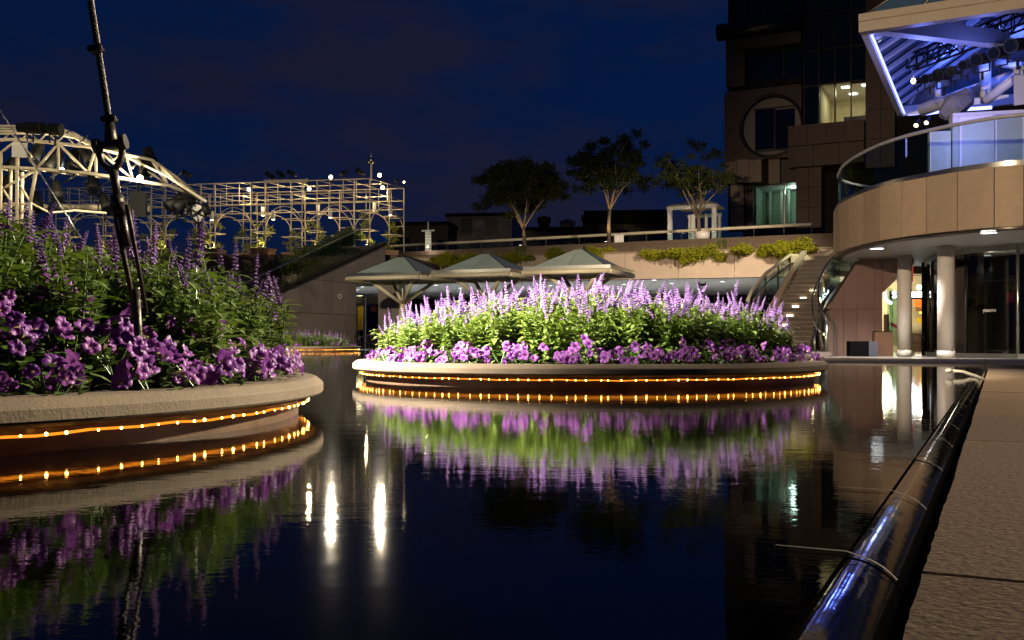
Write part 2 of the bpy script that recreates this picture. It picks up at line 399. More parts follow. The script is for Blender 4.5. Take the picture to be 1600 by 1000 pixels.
for i in range(len(ss) - 1):
    for v0, v1 in ((0, 1.25), (1.25, 2.5), (2.5, 3.75)):
        g = .0025
        # the edge towards the pool is chipped: subdivide it
        pts = []
        if v0 == 0:
            n = max(3, int((ss[i + 1] - ss[i]) / .03))
            for q in range(n + 1):
                s = ss[i] + g + (ss[i + 1] - ss[i] - 2 * g) * (1 - q / n)
                pts.append(UVp(s, random.uniform(-.001, .0013), 0))
            pts += [UVp(ss[i] + g, v1 - g, 0), UVp(ss[i + 1] - g, v1 - g, 0)]
        else:
            pts = [UVp(ss[i + 1] - g, v0 + g, 0), UVp(ss[i] + g, v0 + g, 0), UVp(ss[i] + g, v1 - g, 0), UVp(ss[i + 1] - g, v1 - g, 0)]
        slab(pts, -.02, MAT['granite'], 'paving_slab', pav)
bed = MB().prism([UVp(-6, .002, -.26), UVp(-6, 3.75, -.26), UVp(SFAR + 4, 3.75, -.26), UVp(SFAR + 4, .002, -.26)], (0, 0, .215))
bed.build('paving_bed', MAT['joint'], pav)
# stone kerb band beyond the far edge of the pool
kb = bpy.data.objects.new('kerb', None); COL.objects.link(kb); kb['kind'] = 'structure'
k = -6.5
ws = [-6.5, -4.9, -3.3, -1.7, -.03, 1.6, 3.2, 4.8]
for i in range(len(ws) - 1):
    for u0, u1 in ((.01, 1.3), (1.3, 2.6), (2.6, 3.9)):
        g = .004
        slab([UVp(SFAR + u1 - g, ws[i] + g, 0), UVp(SFAR + u0 + g, ws[i] + g, 0), UVp(SFAR + u0 + g, ws[i + 1] - g, 0), UVp(SFAR + u1 - g, ws[i + 1] - g, 0)], .012, MAT['granite2'], 'kerb_slab', kb, th=.27)
# a small cable clip lying over the lip
cl = MB(); a = UVp((7.3 - .93) / GU.y, -.05, .0)
cl.tube([a + GV * .06 + V(0, 0, -.03), a, a - GV * .10 + V(0, 0, .035), a - GV * .17 + V(0, 0, .04)], .012, 6)
cl.ball(a - GV * .19 + V(0, 0, .04), .03, 8, 5, .6)
tag(cl.build('hose_nozzle', MAT['grout']), 'small pale hose nozzle hooked over the black pool edge', 'nozzle')

# ================================================================== plants
def leafq(mb, base, dirv, upv, L, W, droop=.3, fold=.25):
    """a lance shaped folded leaf of ten triangles"""
    d = dirv.normalized(); s = d.cross(upv)
    if s.length < 1e-4: s = d.orthogonal()
    s.normalize(); n = s.cross(d)
    def at(t, w): return base + d * (L * t) + n * (-droop * L * t * t) + s * (W * w) + n * (abs(w) * W * fold)
    k = len(mb.v)
    mb.v += [tuple(p) for p in (base, at(.3, -.5), at(.3, 0), at(.3, .5), at(.65, -.42), at(.65, 0), at(.65, .42), at(1, 0))]
    for f in ((0, 1, 2), (0, 2, 3), (1, 4, 5, 2), (2, 5, 6, 3), (4, 7, 5), (5, 7, 6)):
        mb.f.append(tuple(k + i for i in f)); mb.sm.append(False)
def rdir(): 
    w = random.uniform(0, 2 * math.pi); return Vector((math.cos(w), math.sin(w), 0))

def salvia_foliage(seed):
    random.seed(seed); mb = MB(); tips = []
    for q in range(8):
        b = rdir() * random.uniform(.01, .075); lean = rdir() * random.uniform(.02, .10); h = random.uniform(.28, .40)
        pts = [b + lean * (t * t) + V(0, 0, h * t) for t in (0, .33, .66, 1)]
        mb.tube(pts, [.004, .0035, .003, .002], 4)
        z = .05; turn = random.uniform(0, 6)
        while z < h:
            t = z / h; c = b + lean * (t * t) + V(0, 0, z); L = .098 * (1 - .45 * t) * random.uniform(.75, 1.2)
            for e in (0, 1):
                w = turn + e * math.pi + random.uniform(-.4, .4); el = random.uniform(-.1, .6)
                d = Vector((math.cos(w) * math.cos(el), math.sin(w) * math.cos(el), math.sin(el)))
                leafq(mb, c, d, UP, L, L * .42, random.uniform(.1, .5))
                if random.random() < .6:     # small leaves in the axil
                    w2 = w + random.uniform(-.8, .8); d2 = Vector((math.cos(w2) * .7, math.sin(w2) * .7, .7))
                    leafq(mb, c, d2, UP, L * .5, L * .2, .2)
            turn += math.pi / 2; z += random.uniform(.019, .030)
        tips.append((pts[-1], lean))
    return mb, tips
def salvia_spike(seed, L):
    random.seed(seed); mb = MB(); bend = rdir() * random.uniform(0, .02)
    mb.tube([(0, 0, 0), bend * .3 + V(0, 0, L * .5), bend + V(0, 0, L)], [.0022, .0018, .001], 4)
    z = L * .12
    while z < L:
        t = z / L; c = bend * t * t + V(0, 0, z); r = .0125 * (1 - t) ** .55 + .0025; n = 8 if t < .75 else 5
        for q in range(n):
            w = 2 * math.pi * (q + random.random() * .6) / n; o = Vector((math.cos(w), math.sin(w), random.uniform(.2, .7))).normalized()
            p = c; e = c + o * r * random.uniform(.75, 1.25); s = o.cross(UP).normalized() * r * .36; u = o.cross(s).normalized() * r * .34; m_ = c + o * r * .6
            k = len(mb.v); mb.v += [tuple(x) for x in (p, m_ + s, m_ + u, m_ - s, m_ - u, e)]
            for f in ((0, 1, 2), (0, 2, 3), (0, 3, 4), (0, 4, 1), (5, 2, 1), (5, 3, 2), (5, 4, 3), (5, 1, 4)):
                mb.f.append(tuple(k + i for i in f)); mb.sm.append(False)
        z += .0125 if t < .6 else .009
    return mb
SAL = []
for q in range(6):
    mb, tips = salvia_foliage(100 + q); me = mb.mesh('salvia_foliage'); me.materials.append(MAT['leaf']); SAL.append((me, tips))
SPK = []
for q in range(6):
    me = salvia_spike(200 + q, .082 + .012 * q).mesh('salvia_spike'); me.materials.append(MAT['spike']); SPK.append(me)
def petunia_foliage(seed):
    random.seed(seed); mb = MB()
    for q in range(75):
        d = rdir(); r = .13 * math.sqrt(random.random()); z = .015 + .10 * (1 - (r / .14) ** 2) * random.uniform(.3, 1.1)
        el = random.uniform(.1, 1.0); dd = rdir() * .5 + d; dd.z = math.tan(el) * .7
        L = random.uniform(.024, .042); leafq(mb, d * r + V(0, 0, z), dd, UP, L, L * .62, .25, .12)
    for q in range(7):
        d = rdir() * random.uniform(.03, .1); mb.tube([(0, 0, 0), d * .6 + V(0, 0, .06), d + V(0, 0, .10)], .0022, 4)
    return mb
PETF = []
for q in range(4):
    me = petunia_foliage(300 + q).mesh('petunia_foliage'); me.materials.append(MAT['petleaf']); PETF.append(me)
def bloom(seed):
    random.seed(seed); mb = MB(); n = 30; ph = random.random() * 6
    rings = ((.003, -.030), (.005, -.014), (.011, -.004), (.020, .001), (.029, .0), (.034, -.003)); m = len(rings)
    a1 = [random.uniform(.85, 1.15) for _ in range(5)]; tl = [random.uniform(-.006, .006) for _ in range(5)]
    for j, (r, z) in enumerate(rings):
        f = j / (m - 1)
        for i in range(n):
            w = 2 * math.pi * i / n; lobe = int(i / n * 5) % 5; x = (i / n * 5) % 1
            lo = 1 - f * f * .20 * (abs(2 * x - 1) ** 3); lo *= 1 + (a1[lobe] - 1) * f * math.sin(math.pi * x)
            zz = z + f * f * (.0038 * math.sin(3 * w * 2 + ph) + .0026 * math.sin(11 * w + 2 * ph)) + tl[lobe] * f * f * math.sin(math.pi * x) - f * .003 * math.exp(-((x - .5) / .09) ** 2)
            mb.v.append((r * lo * math.cos(w), r * lo * math.sin(w), zz + f * f * .006 * math.sin(2 * w + ph * 3)))
    for j in range(m - 1):
        for i in range(n):
            i2 = (i + 1) % n; mb.f.append((j * n + i, j * n + i2, (j + 1) * n + i2, (j + 1) * n + i)); mb.sm.append(True)
    return mb
BLM = []
for q in range(6):
    me = bloom(400 + q).mesh('petunia_bloom'); me.materials.append(MAT['petal']); BLM.append(me)

def inview(p, m=160):
    if p[1] < .3: return False
    x = 800 + F * p[0] / p[1]; return -m < x < 1600 + m

SOIL = .095
def spot_word(dx, dy, Rb):
    r = math.hypot(dx, dy) / Rb; w = int(((math.degrees(math.atan2(dy, dx)) + 360 + 22.5) % 360) // 45)
    s = ('right', 'rear right', 'rear', 'rear left', 'left', 'front left', 'front', 'front right')[w]
    return 'at the centre' if r < .22 else ('half way to the %s edge' % s if r < .6 else 'near the %s rim' % s if r < .84 else 'at the very %s rim' % s)
def make_planter(c, Rb, name_label, arc=None):
    t = thing('round_planter', name_label, 'planter', (c[0], c[1], -.2))
    c3 = (c[0], c[1], 0)
    rim = [(Rb - .13, .09), (Rb - .12, .128), (Rb - .112, .132), (Rb + .028, .133), (Rb + .036, .130), (Rb + .056, .114), (Rb + .06, .108), (Rb + .06, .082), (Rb + .055, .076), (Rb + .03, .066), (Rb - .06, .064)]
    o = MB().lathe(rim, c3, 128, smooth=False).build('rim', MAT['rim'], t)
    MB().lathe([(Rb - .03, .066), (Rb - .03, -.2)], c3, 128).build('base', MAT['base'], t)
    so = MB(); prof = [(.001, SOIL + .05), (Rb * .5, SOIL + .04), (Rb - .125, SOIL)]
    so.lathe(prof, c3, 64).build('soil', MAT['soil'], t)
    rope = MB(); n = 160; rr = Rb + .002
    rope.tube([(c[0] + rr * math.cos(2 * math.pi * i / n), c[1] + rr * math.sin(2 * math.pi * i / n), .047 + .002 * math.sin(i * 1.7) + .0015 * math.sin(i * .61)) for i in range(n)], .0036, 6, closed=True)
    rp = rope.build('light_rope', MAT['rope'], t)
    bl = MB(); nb = int(2 * math.pi * rr / .062)
    for i in range(nb):
        w = 2 * math.pi * (i + random.uniform(-.28, .28)) / nb; p = (c[0] + (rr + .004) * math.cos(w), c[1] + (rr + .004) * math.sin(w), .047)
        if inview(p, 60): bl.ball(p, random.choice((.0022, .003, .003, .0036, .0045)), 6, 4)
    b_ = bl.build('rope_bulbs', MAT['bulb'], rp, stuff=True)
    return t

def plant_bed(c, Rb, seed, where, nsal, rs, hs, pet_rows, group_tag, nspk=2, facing=None, front=.2):
    random.seed(seed); cx_, cy_ = c; pts = []
    tries = 0
    while len(pts) < nsal and tries < 9000:
        tries += 1; w = random.uniform(0, 2 * math.pi); r = rs * Rb * math.sqrt(random.random())
        x, y = cx_ + r * math.cos(w), cy_ + r * math.sin(w)
        if facing is not None and r > Rb * (rs - front * max(0, math.cos(w - facing)) ** 1.2): continue
        if any((x - a) ** 2 + (y - b) ** 2 < (.104 ** 2) for a, b, _ in pts): continue
        pts.append((x, y, r / (rs * Rb)))
    for (x, y, rr) in pts:
        if not inview((x, y, 0)): continue
        me, tips = random.choice(SAL); s = hs * (1 - .48 * rr ** 2.6) * random.uniform(.88, 1.10)
        root = thing('salvia_plant', 'purple-spiked salvia %s %s' % (spot_word(x - cx_, y - cy_, Rb), where), 'salvia', (x, y, SOIL + .02), group_tag[0])
        rz = random.uniform(0, 6.28); root.rotation_euler = (random.uniform(-.06, .06), random.uniform(-.06, .06), rz); root.scale = (s * .5 + .5, s * .5 + .5, s)
        inst('foliage', me, root, (0, 0, 0))
        for tip, lean in random.sample(tips, nspk):
            d = (lean * 1.3 + V(random.gauss(0, .06), random.gauss(0, .06), .32)).normalized()
            inst('flower_spike', random.choice(SPK), root, tip - d * .01, UP.rotation_difference(d), (lambda k_: (k_, k_, k_ / s))(random.choice((.6, .8, .95, 1.05, 1.2, 1.35)) * random.uniform(.85, 1.1)))
    for (rf, n, zb, sc, nb, *lim) in pet_rows:
        for i in range(n):
            w = 2 * math.pi * (i + random.uniform(-.3, .3)) / n; r = rf * Rb + random.uniform(-.04, .04); x, y = cx_ + r * math.cos(w), cy_ + r * math.sin(w)
            if not inview((x, y, 0), 120): continue
            if facing is not None and math.cos(w - facing) < -.35: continue
            if lim and math.cos(w - R(lim[0])) < lim[1]: continue
            root = thing('petunia_plant', 'purple petunia %s %s' % (spot_word(x - cx_, y - cy_, Rb), where), 'petunia', (x, y, SOIL + zb), group_tag[1])
            root.rotation_euler = (0, 0, random.uniform(0, 6.28)); root.scale = (sc, sc, sc); iv = Matrix.Rotation(-root.rotation_euler.z, 3, 'Z')
            inst('foliage', random.choice(PETF), root, (0, 0, 0))
            for q in range(max(1, nb + random.randint(-2, 1))):
                w2 = random.uniform(0, 6.28); r2 = .13 * math.sqrt(random.random()); p = Vector((r2 * math.cos(w2), r2 * math.sin(w2), .05 + .085 * (1 - (r2 / .14) ** 2) * random.uniform(.6, 1.2)))
                out = Vector((math.cos(w), math.sin(w), 0)); d = out * random.uniform(.1, .9) + Vector((p.x, p.y, 0)) * 5 + V(random.uniform(-.6, .6), random.uniform(-.6, .6), random.uniform(-.1, .9))
                pw = p + out * .03; d = iv @ d; pl_ = iv @ pw
                qn = UP.rotation_difference(d.normalized()) @ Quaternion((0, 0, 1), random.uniform(0, 6.28))
                inst('bloom', random.choice(BLM), root, pl_, qn, random.uniform(.62, 1.0) / sc)

CC, CR = (.52, 6.96), 1.555
LC, LR = (-2.42, 3.32), 1.70
FC, FR = (-5.65, 25.6), 1.7
pc = make_planter(CC, CR, 'brightly lit round stone planter in the middle of the pool')
plf = make_planter(LC, LR, 'big dim stone planter in the left foreground with the steel cable')
pf = make_planter(FC, FR, 'small distant stone planter seen between the two nearer ones')
fw = -math.pi / 2
plant_bed(CC, CR, 11, 'in the brightly lit middle planter', 205, .90, 1.16, ((.90, 36, 0, .85, 11), (.78, 30, .02, 1.05, 9)), ('salvia in the middle planter', 'petunias in the middle planter'), nspk=4, facing=fw)
plant_bed(LC, LR, 12, 'in the dim left foreground planter', 230, .95, 1.50, ((.91, 44, .0, .95, 12), (.80, 40, .06, 1.2, 12), (.68, 32, .15, 1.35, 10, -72, .45)), ('salvia in the left planter', 'petunias in the left planter'), nspk=3, facing=R(-68), front=.30)
plant_bed(FC, FR, 13, 'in the distant planter', 80, .82, .95, ((.89, 26, 0, .9, 5),), ('salvia in the distant planter', 'petunias in the distant planter'), facing=fw)

# ================================================================== the stay cable with its turnbuckle
random.seed(21)
cab = thing('stay_cable', 'thick steel stay cable with shackle and turnbuckle anchored in the left planter', 'cable', tuple(P(225, 500, 2.75)))
pA, pB = P(173, 205, 2.78), P(132, -60, 2.86)
dirc = (pB - pA).normalized(); top = pA + dirc * 6
sd = dirc.cross(V(0, 1, 0)).normalized(); fd = sd.cross(dirc).normalized()
cb = MB()
for q in range(6):
    pts = []
    for i in range(150):
        t = i / 149 * 1.3; w = q * math.pi / 3 + t * 75
        pts.append(pA + dirc * t + (sd * math.cos(w) + fd * math.sin(w)) * .0062)
    cb.tube(pts, .0036, 5)
cb.tube([pA + dirc * 1.25, top], .0095, 10)
cb.build('cable', MAT['rust'], cab)
for py in (77, 187):
    c = P(150 if py == 77 else 171, py, 2.78); cm = MB()
    cm.tube([c - dirc * .010, c + dirc * .010], .0145, 10)
    cm.tube([c + sd * .012 - fd * .018, c + sd * .012 + fd * .014], .006, 6); cm.tube([c - sd * .013 - fd * .018, c - sd * .013 + fd * .014], .006, 6)
    cm.tube([c + sd * .012 - fd * .014, c + sd * .012 - fd * .006], .0095, 6); cm.tube([c - sd * .013 - fd * .014, c - sd * .013 - fd * .006], .0095, 6)
    cm.build('cable_clamp', MAT['rust'], cab)
# socket and eye
so = MB(); so.tube([P(171, 192, 2.78), P(173, 212, 2.78), P(175, 232, 2.78)], [.013, .0165, .020], 10); so.build('socket', MAT['rust'], cab)
# forked jaw
jw = MB()
jw.tube([P(156, 222, 2.77), P(155, 240, 2.77), P(160, 255, 2.77), P(170, 264, 2.77), P(176, 268, 2.77)], [.011, .0095, .009, .010, .012], 10)
jw.tube([P(188, 218, 2.77), P(191, 235, 2.77), P(188, 252, 2.77), P(180, 264, 2.77), P(176, 268, 2.77)], [.011, .0095, .009, .010, .012], 10)
jw.tube([P(176, 262, 2.77), P(180, 285, 2.77), P(184, 312, 2.77)], [.014, .0115, .0115], 12)
jw.build('fork', MAT['rust'], cab)
bo = MB(); a, b_ = P(147, 229, 2.765), P(197, 221, 2.765); dv = (b_ - a).normalized()
bo.tube([a + dv * .012, b_ - dv * .012], .0105, 10); bo.tube([a, a + dv * .016], .021, 10); bo.tube([b_ - dv * .016, b_], .021, 10)
bo.build('fork_bolt', MAT['rust'], cab)
nb_ = MB(); nb_.tube([P(182, 305, 2.76), P(186, 325, 2.76)], .018, 6); nb_.tube([P(186, 318, 2.76), P(189, 336, 2.76)], .024, 12); nb_.build('turnbuckle_head', MAT['rust'], cab)
bd = MB()
bd.tube([P(180, 325, 2.75), P(185, 360, 2.75), P(202, 440, 2.78), P(210, 490, 2.82)], [.0085, .008, .0075, .0075], 8)
bd.tube([P(198, 320, 2.74), P(203, 345, 2.74), P(217, 420, 2.77), P(229, 490, 2.82)], [.007, .0065, .006, .006], 8)
bd.build('turnbuckle_bar', MAT['rust'], cab)
sc_ = MB(); sc_.tube([P(189, 330, 2.76), P(199, 386, 2.76)], .0115, 12); sc_.tube([P(212, 452, 2.76), P(216, 520, 2.76), P(221, 590, 2.76)], .0115, 12); sc_.build('threaded_rod', MAT['rust'], cab)

# ================================================================== shared builders
def stage_light(pos, aim, s, label, group=None, lit=None, mat='black', lens=None):
    d = Vector(aim).normalized(); t = thing('stage_light', label, 'stage light', tuple(pos), group); p = Vector(pos)
    side = d.cross(UP).normalized()
    mb = MB(); mb.tube([p - d * s * .55, p - d * s * .45, p - d * s * .1, p + d * s * .15, p + d * s * .5], [s * .12, s * .2, s * .22, s * .2, s * .25], 12); mb.build('body', MAT[mat], t)
    y = MB(); y.tube([p + side * s * .27, p + side * s * .28 - UP * s * .5, p - side * s * .28 - UP * s * .5, p - side * s * .27], s * .04, 6); y.tube([p - UP * s * .5, p - UP * s * .8], s * .05, 6); y.build('yoke', MAT['black'], t)
    l = MB(); e = p + d * s * .5; l.tube([e, e + d * s * .012], s * .2, 12); l.build('lens', MAT[lens] if lens else MAT['darkglass'], t)
    return t

def leafcloud(mb, c, rad, n, ls, shell=.35):
    for q in range(n):
        d = Vector((random.gauss(0, 1), random.gauss(0, 1), random.gauss(0, 1))).normalized(); r = random.random() ** shell
        p = Vector(c) + Vector((d.x * rad[0], d.y * rad[1], d.z * rad[2])) * r
        a = Vector((random.gauss(0, 1), random.gauss(0, 1), random.gauss(0, 1) + .4)).normalized(); b = a.orthogonal().normalized(); L = ls * random.uniform(.6, 1.3)
        k = len(mb.v); mb.v += [tuple(x) for x in (p, p + a * L * .5 + b * L * .3, p + a * L, p + a * L * .5 - b * L * .3)]
        mb.f.append((k, k + 1, k + 2, k + 3)); mb.sm.append(False)

def bush(c, rx, ry, rz, n, ls, label, cat='shrub', group=None, mat='shrub', name='shrub', seed=0):
    random.seed(seed); t = thing(name, label, cat, (c[0], c[1], c[2] - rz), group)
    st = MB(); lv = MB()
    nq = max(9, int(rx * 11))
    for q in range(nq):
        x = random.uniform(-1, 1); pc_ = Vector((c[0] + x * rx * .85, c[1] + random.uniform(-.5, .5) * ry, c[2] - rz * .3))
        st.tube([Vector((pc_.x * .97 + c[0] * .03, pc_.y, c[2] - rz)), pc_, pc_ + V(random.uniform(-.15, .15), 0, rz * .25)], .012, 4)
        hh = rz * random.uniform(.55, 1.0) * math.sqrt(max(.15, 1 - x * x))
        k_ = random.uniform(.55, 1.15); leafcloud(lv, pc_ + V(0, random.uniform(-.4, .2) * ry, hh * random.uniform(-.5, .45)), (.42 * k_, ry * .5 * k_, hh * .62 * k_), n // nq, ls * random.uniform(.8, 1.2), .75)
    st.build('stems', MAT['bark'], t); lv.build('foliage', MAT[mat], t)
    return t

def tree(base, fork, crown, rad, seed, label, nclump, nleaf, ls, spread=1.0, gap=.0):
    random.seed(seed); t = thing('terrace_tree', label, 'tree', tuple(base)); base = Vector(base); fork = Vector(fork); crown = Vector(crown)
    tk = MB(); mid = base.lerp(fork, .5) + V(random.uniform(-.06, .06), 0, 0)
    tk.tube([base, mid, fork], [.12, .095, .085], 10)
    tips = []
    for q in range(9):
        w = 2 * math.pi * q / 9 + random.uniform(-.3, .3); rr = random.uniform(.55, .9)
        tip = crown + Vector((math.cos(w) * rad[0] * rr, math.sin(w) * rad[1] * rr, random.uniform(-.25, .8) * rad[2]))
        m1 = fork.lerp(tip, .35) + V(0, 0, rad[2] * random.uniform(.0, .22)) + rdir() * .15; m2 = fork.lerp(tip, .7) + V(0, 0, rad[2] * random.uniform(0, .2)) + rdir() * .25
        tk.tube([fork - V(0, 0, random.uniform(0, .25)), m1, m2, tip], [.055, .036, .022, .009], 7); tips += [tip, m2]
        for e in range(4):
            s_ = m1.lerp(tip, random.uniform(.1, .8)); t2 = s_ + Vector((random.uniform(-1, 1) * rad[0] * .35, random.uniform(-1, 1) * rad[1] * .35, random.uniform(-.1, .5) * rad[2])); mm = s_.lerp(t2, .5) + V(0, 0, .12) + rdir() * .08
            tk.tube([s_, mm, t2], [.018, .011, .005], 5); tips.append(t2)
    tk.build('trunk', MAT['bark'], t)
    lv = MB(); n = 0; allc = []
    for p in tips: allc.append((p, 1.0))
    while len(allc) < nclump:
        d = Vector((random.gauss(0, 1), random.gauss(0, 1), random.gauss(0, 1))).normalized(); r = random.random() ** .4
        if d.z < -.35: continue
        allc.append((crown + Vector((d.x * rad[0], d.y * rad[1], d.z * rad[2])) * r, random.uniform(.6, 1.2)))
    for p, s in allc:
        if random.random() < gap: continue
        q = .38 * s * spread; leafcloud(lv, p, (q, q, q * .62), int(nleaf * s), ls, .6)
    lv.build('crown', MAT['treeleaf'], t)
    return t

# ================================================================== ramp with panelled wall, hedge and glass
RP = PL(P(500, 500, 37.5), GU)
def rab(px, py): return RP.ab(px, py)
ramp = thing('ramp_wall', 'grey panelled wall under the sloping ramp, behind the left planter', 'wall', tuple(P(500, 550, 37.5)))
a0 = rab(380, 480)[0]; a1 = rab(557, 480)[0]; aE = rab(602, 400)[0]
sA, sB = rab(451.6, 452), rab(574, 396)
def ztop(a): return sA[1] + (sB[1] - sA[1]) * (a - sA[0]) / (sB[0] - sA[0])
zj1 = rab(487, 436.5)[1]; zj2 = rab(500, 490)[1]
apx = [380, 405, 428, 447, 468, 487, 505, 521, 538, 557]
aa = [rab(x, 500)[0] for x in apx] + [rab(575, 420)[0], rab(590, 420)[0], aE]
core = MB(); g = .012
for i in range(len(aa) - 1):
    x0, x1 = aa[i] + g, aa[i + 1] - g; lim = -.26 if i < 9 else zj1 - .05
    for z0, z1 in ((-.26, zj2), (zj2, zj1), (zj1, 9)):
        z0 = max(z0, lim)
        t0, t1 = min(z1 - g, ztop(x0)), min(z1 - g, ztop(x1))
        if max(t0, t1) <= z0 + .03: continue
        t0 = max(t0, z0 + .01); t1 = max(t1, z0 + .01)
        p = [RP.pt(x0, z0 + g, 0), RP.pt(x1, z0 + g, 0), RP.pt(x1, t1, 0), RP.pt(x0, t0, 0)]
        MB().prism(p, -RP.N * .05).build('wall_panel', MAT['panel'], ramp)
cp = [RP.pt(aa[0], -.26, -.02), RP.pt(aa[9], -.26, -.02), RP.pt(aa[9], zj1, -.02), RP.pt(aE, zj1, -.02), RP.pt(aE, ztop(aE), -.02), RP.pt(aa[0], max(-.2, ztop(aa[0])), -.02)]
core.prism(cp, -RP.N * 1.9).build('core', MAT['joint'], ramp)
cap = MB(); cap.prism([RP.pt(aa[0], ztop(aa[0]), .06), RP.pt(aE, ztop(aE), .06), RP.pt(aE, ztop(aE) + .14, .06), RP.pt(aa[0], ztop(aa[0]) + .14, .06)], -RP.N * .3); cap.build('coping', MAT['dark'], ramp)
# round porthole lamp on the wall
pa, pb = rab(530, 463)
ph = MB(); c = RP.pt(pa, pb, .03)
ph.tube([c + (RP.U * math.cos(w) + UP * math.sin(w)) * .085 for w in [2 * math.pi * i / 16 for i in range(16)]], .018, 6, closed=True)
pt_o = thing('wall_light', 'small round white-rimmed light fitting on the grey ramp wall', 'wall light', tuple(c)); ph.build('ring', MAT['white'], pt_o)
MB().tube([RP.pt(pa, pb, .0), RP.pt(pa, pb, .02)], .08, 16).build('lens', MAT['black'], pt_o)
# glass balustrade on the slope
bal = thing('ramp_balustrade', 'sloping glass balustrade with steel rail along the ramp hedge', 'balustrade', tuple(RP.pt(aa[3], ztop(aa[3]) + .14)))
gA, gB = rab(430, 420), rab(564, 357.5)
def zr(a): return gA[1] + (gB[1] - gA[1]) * (a - gA[0]) / (gB[0] - gA[0])
MB().tube([RP.pt(rab(380, 420)[0], zr(rab(380, 420)[0]), 0), RP.pt(gB[0], gB[1], 0)], .024, 8).build('rail', MAT['steel'], bal)
ps = [rab(x, 420)[0] for x in (385, 412, 439, 466, 494, 530, 563)]
for i, a in enumerate(ps):
    MB().pbox(RP, a - .014, a + .014, ztop(a) + .12, zr(a), -.014, .014).build('post', MAT['dsteel'], bal)
    if i + 1 < len(ps):
        b = ps[i + 1]; MB().prism([RP.pt(a + .03, ztop(a) + .18, 0), RP.pt(b - .03, ztop(b) + .18, 0), RP.pt(b - .03, zr(b) - .05, 0), RP.pt(a + .03, zr(a) - .05, 0)], -RP.N * .012).build('pane', MAT['glassg'], bal)
# hedge behind the glass
random.seed(31); hd = MB(); a = ps[1]
while a < gB[0] + .2:
    leafcloud(hd, RP.pt(a, zr(a) - .28, -.45), (.28, .34, .45), 150, .09, .5); a += .13
hst = MB(); a = ps[1]
while a < gB[0]: hst.tube([RP.pt(a, ztop(a) + .1, -.5), RP.pt(a, zr(a), -.45)], .02, 4); a += .5
hg = thing('clipped_hedge', 'clipped yellow-green hedge running up the ramp behind glass', 'hedge', tuple(RP.pt(ps[0], ztop(ps[0]), -.4)))
hd.build('foliage', MAT['hedge'], hg); hst.build('stems', MAT['bark'], hg)

# ================================================================== pergola on the upper terrace
TZ = 4.4
A_, B_ = V(-14.65, 45.6, 0), V(-6.28, 44.0, 0); PD = V(1.2, 2.8, 0)
pu = (B_ - A_).normalized(); Lb = (B_ - A_).length / 3.15
perg = thing('steel_pergola', 'long cream steel pergola with lattice towers and arches on the upper terrace', 'pergola', (B_.x, B_.y, TZ))
def pg(k, w, z, back): p = B_ - pu * (k * 2.46) + pu * w + (PD if back else V(0, 0, 0)); return Vector((p.x, p.y, z))
ztp, zt2, zt3 = 7.44, 6.85, 6.05
NT = 7; r1 = .026
for k in range(NT):
    for back in (0, 1):
        tw = MB()
        for w in (-.72, 0):
            tw.tube([pg(k, w, TZ, back), pg(k, w, ztp, back)], r1, 6)
        for z in (4.75, 5.2, 5.65, 6.05): tw.tube([pg(k, -.72, z, back), pg(k, 0, z, back)], r1 * .8, 5)
        o = PD * .24 * (1 if not back else -1)
        for w in ():
            tw.tube([pg(k, w, TZ, back) + o, pg(k, w, ztp, back) + o], r1 * .85, 6)
            for z in (4.75, 5.2, 5.65, 6.05): tw.tube([pg(k, w, z, back), pg(k, w, z, back) + o], r1 * .8, 5)
        for z in (5.2, 6.05): tw.tube([pg(k, -.72, z, back) + o, pg(k, 0, z, back) + o], r1 * .8, 5)
        for w in (-.72, 0):
            for z in (5.2, 6.05): tw.tube([pg(k, w, z, back), pg(k, w, z, back) + o], r1 * .8, 5)
        tw.build('lattice_tower', MAT['wsteel'], perg)
for k in range(NT):
    if k < NT - 1:
        for back in (0, 1):
            ar = MB()
            cxm = (pg(k + 1, 0, 0, back) + pg(k, -.72, 0, back)) / 2; hw = (pg(k, -.72, 0, back) - pg(k + 1, 0, 0, back)).length / 2
            if 1:
                rr, zz = hw, 5.45; ar.tube([cxm + pu * rr * math.cos(w) + V(0, 0, zz + rr * 1.0 * math.sin(w)) for w in [math.pi * i / 14 for i in range(15)]], r1 * .75, 5)
            ar.build('arch', MAT['wsteel'], perg)
    cr_ = MB()     # cross arch from front to back
    for w in (0,):
        c0 = (pg(k, w, 0, 0) + pg(k, w, 0, 1)) / 2; hl = PD.length / 2; pdn = PD.normalized()
        cr_.tube([c0 + pdn * hl * math.cos(a) + V(0, 0, 5.2 + hl * .75 * math.sin(a)) for a in [math.pi * i / 14 for i in range(15)]], r1 * .75, 5)
    cr_.build('cross_arch', MAT['wsteel'], perg)
box_ = MB()
for back in (0, 1):
    for z in (ztp, zt2, 6.45): box_.tube([pg(NT, 0, z, back), pg(0, 0, z, back)], r1, 6)
    i = 0.0
    while i < NT * 2.46:
        p = pg(0, -i, 0, back); box_.tube([p + V(0, 0, 6.45), p + V(0, 0, ztp)], r1 * .6, 5); i += .62
i = 0.0
while i <= NT * 2.46:
    p = pg(0, -i, 0, 0)
    for z in (ztp, zt2): box_.tube([p + V(0, 0, z), p + PD + V(0, 0, z)], r1 * .65, 5)
    i += 1.23
for f in (.5,):
    for z in (ztp, zt2):
        box_.tube([pg(NT, 0, z, 0) + PD * f, pg(0, 0, z, 0) + PD * f], r1 * .6, 5)
    box_.tube([pg(0, 0, 6.45, 0) + PD * f, pg(0, 0, ztp, 0) + PD * f], r1 * .7, 5)
box_.tube([pg(0, 0, 6.45, 0), pg(0, 0, 6.45, 1)], r1, 5)
box_.build('top_frame', MAT['wsteel'], perg)
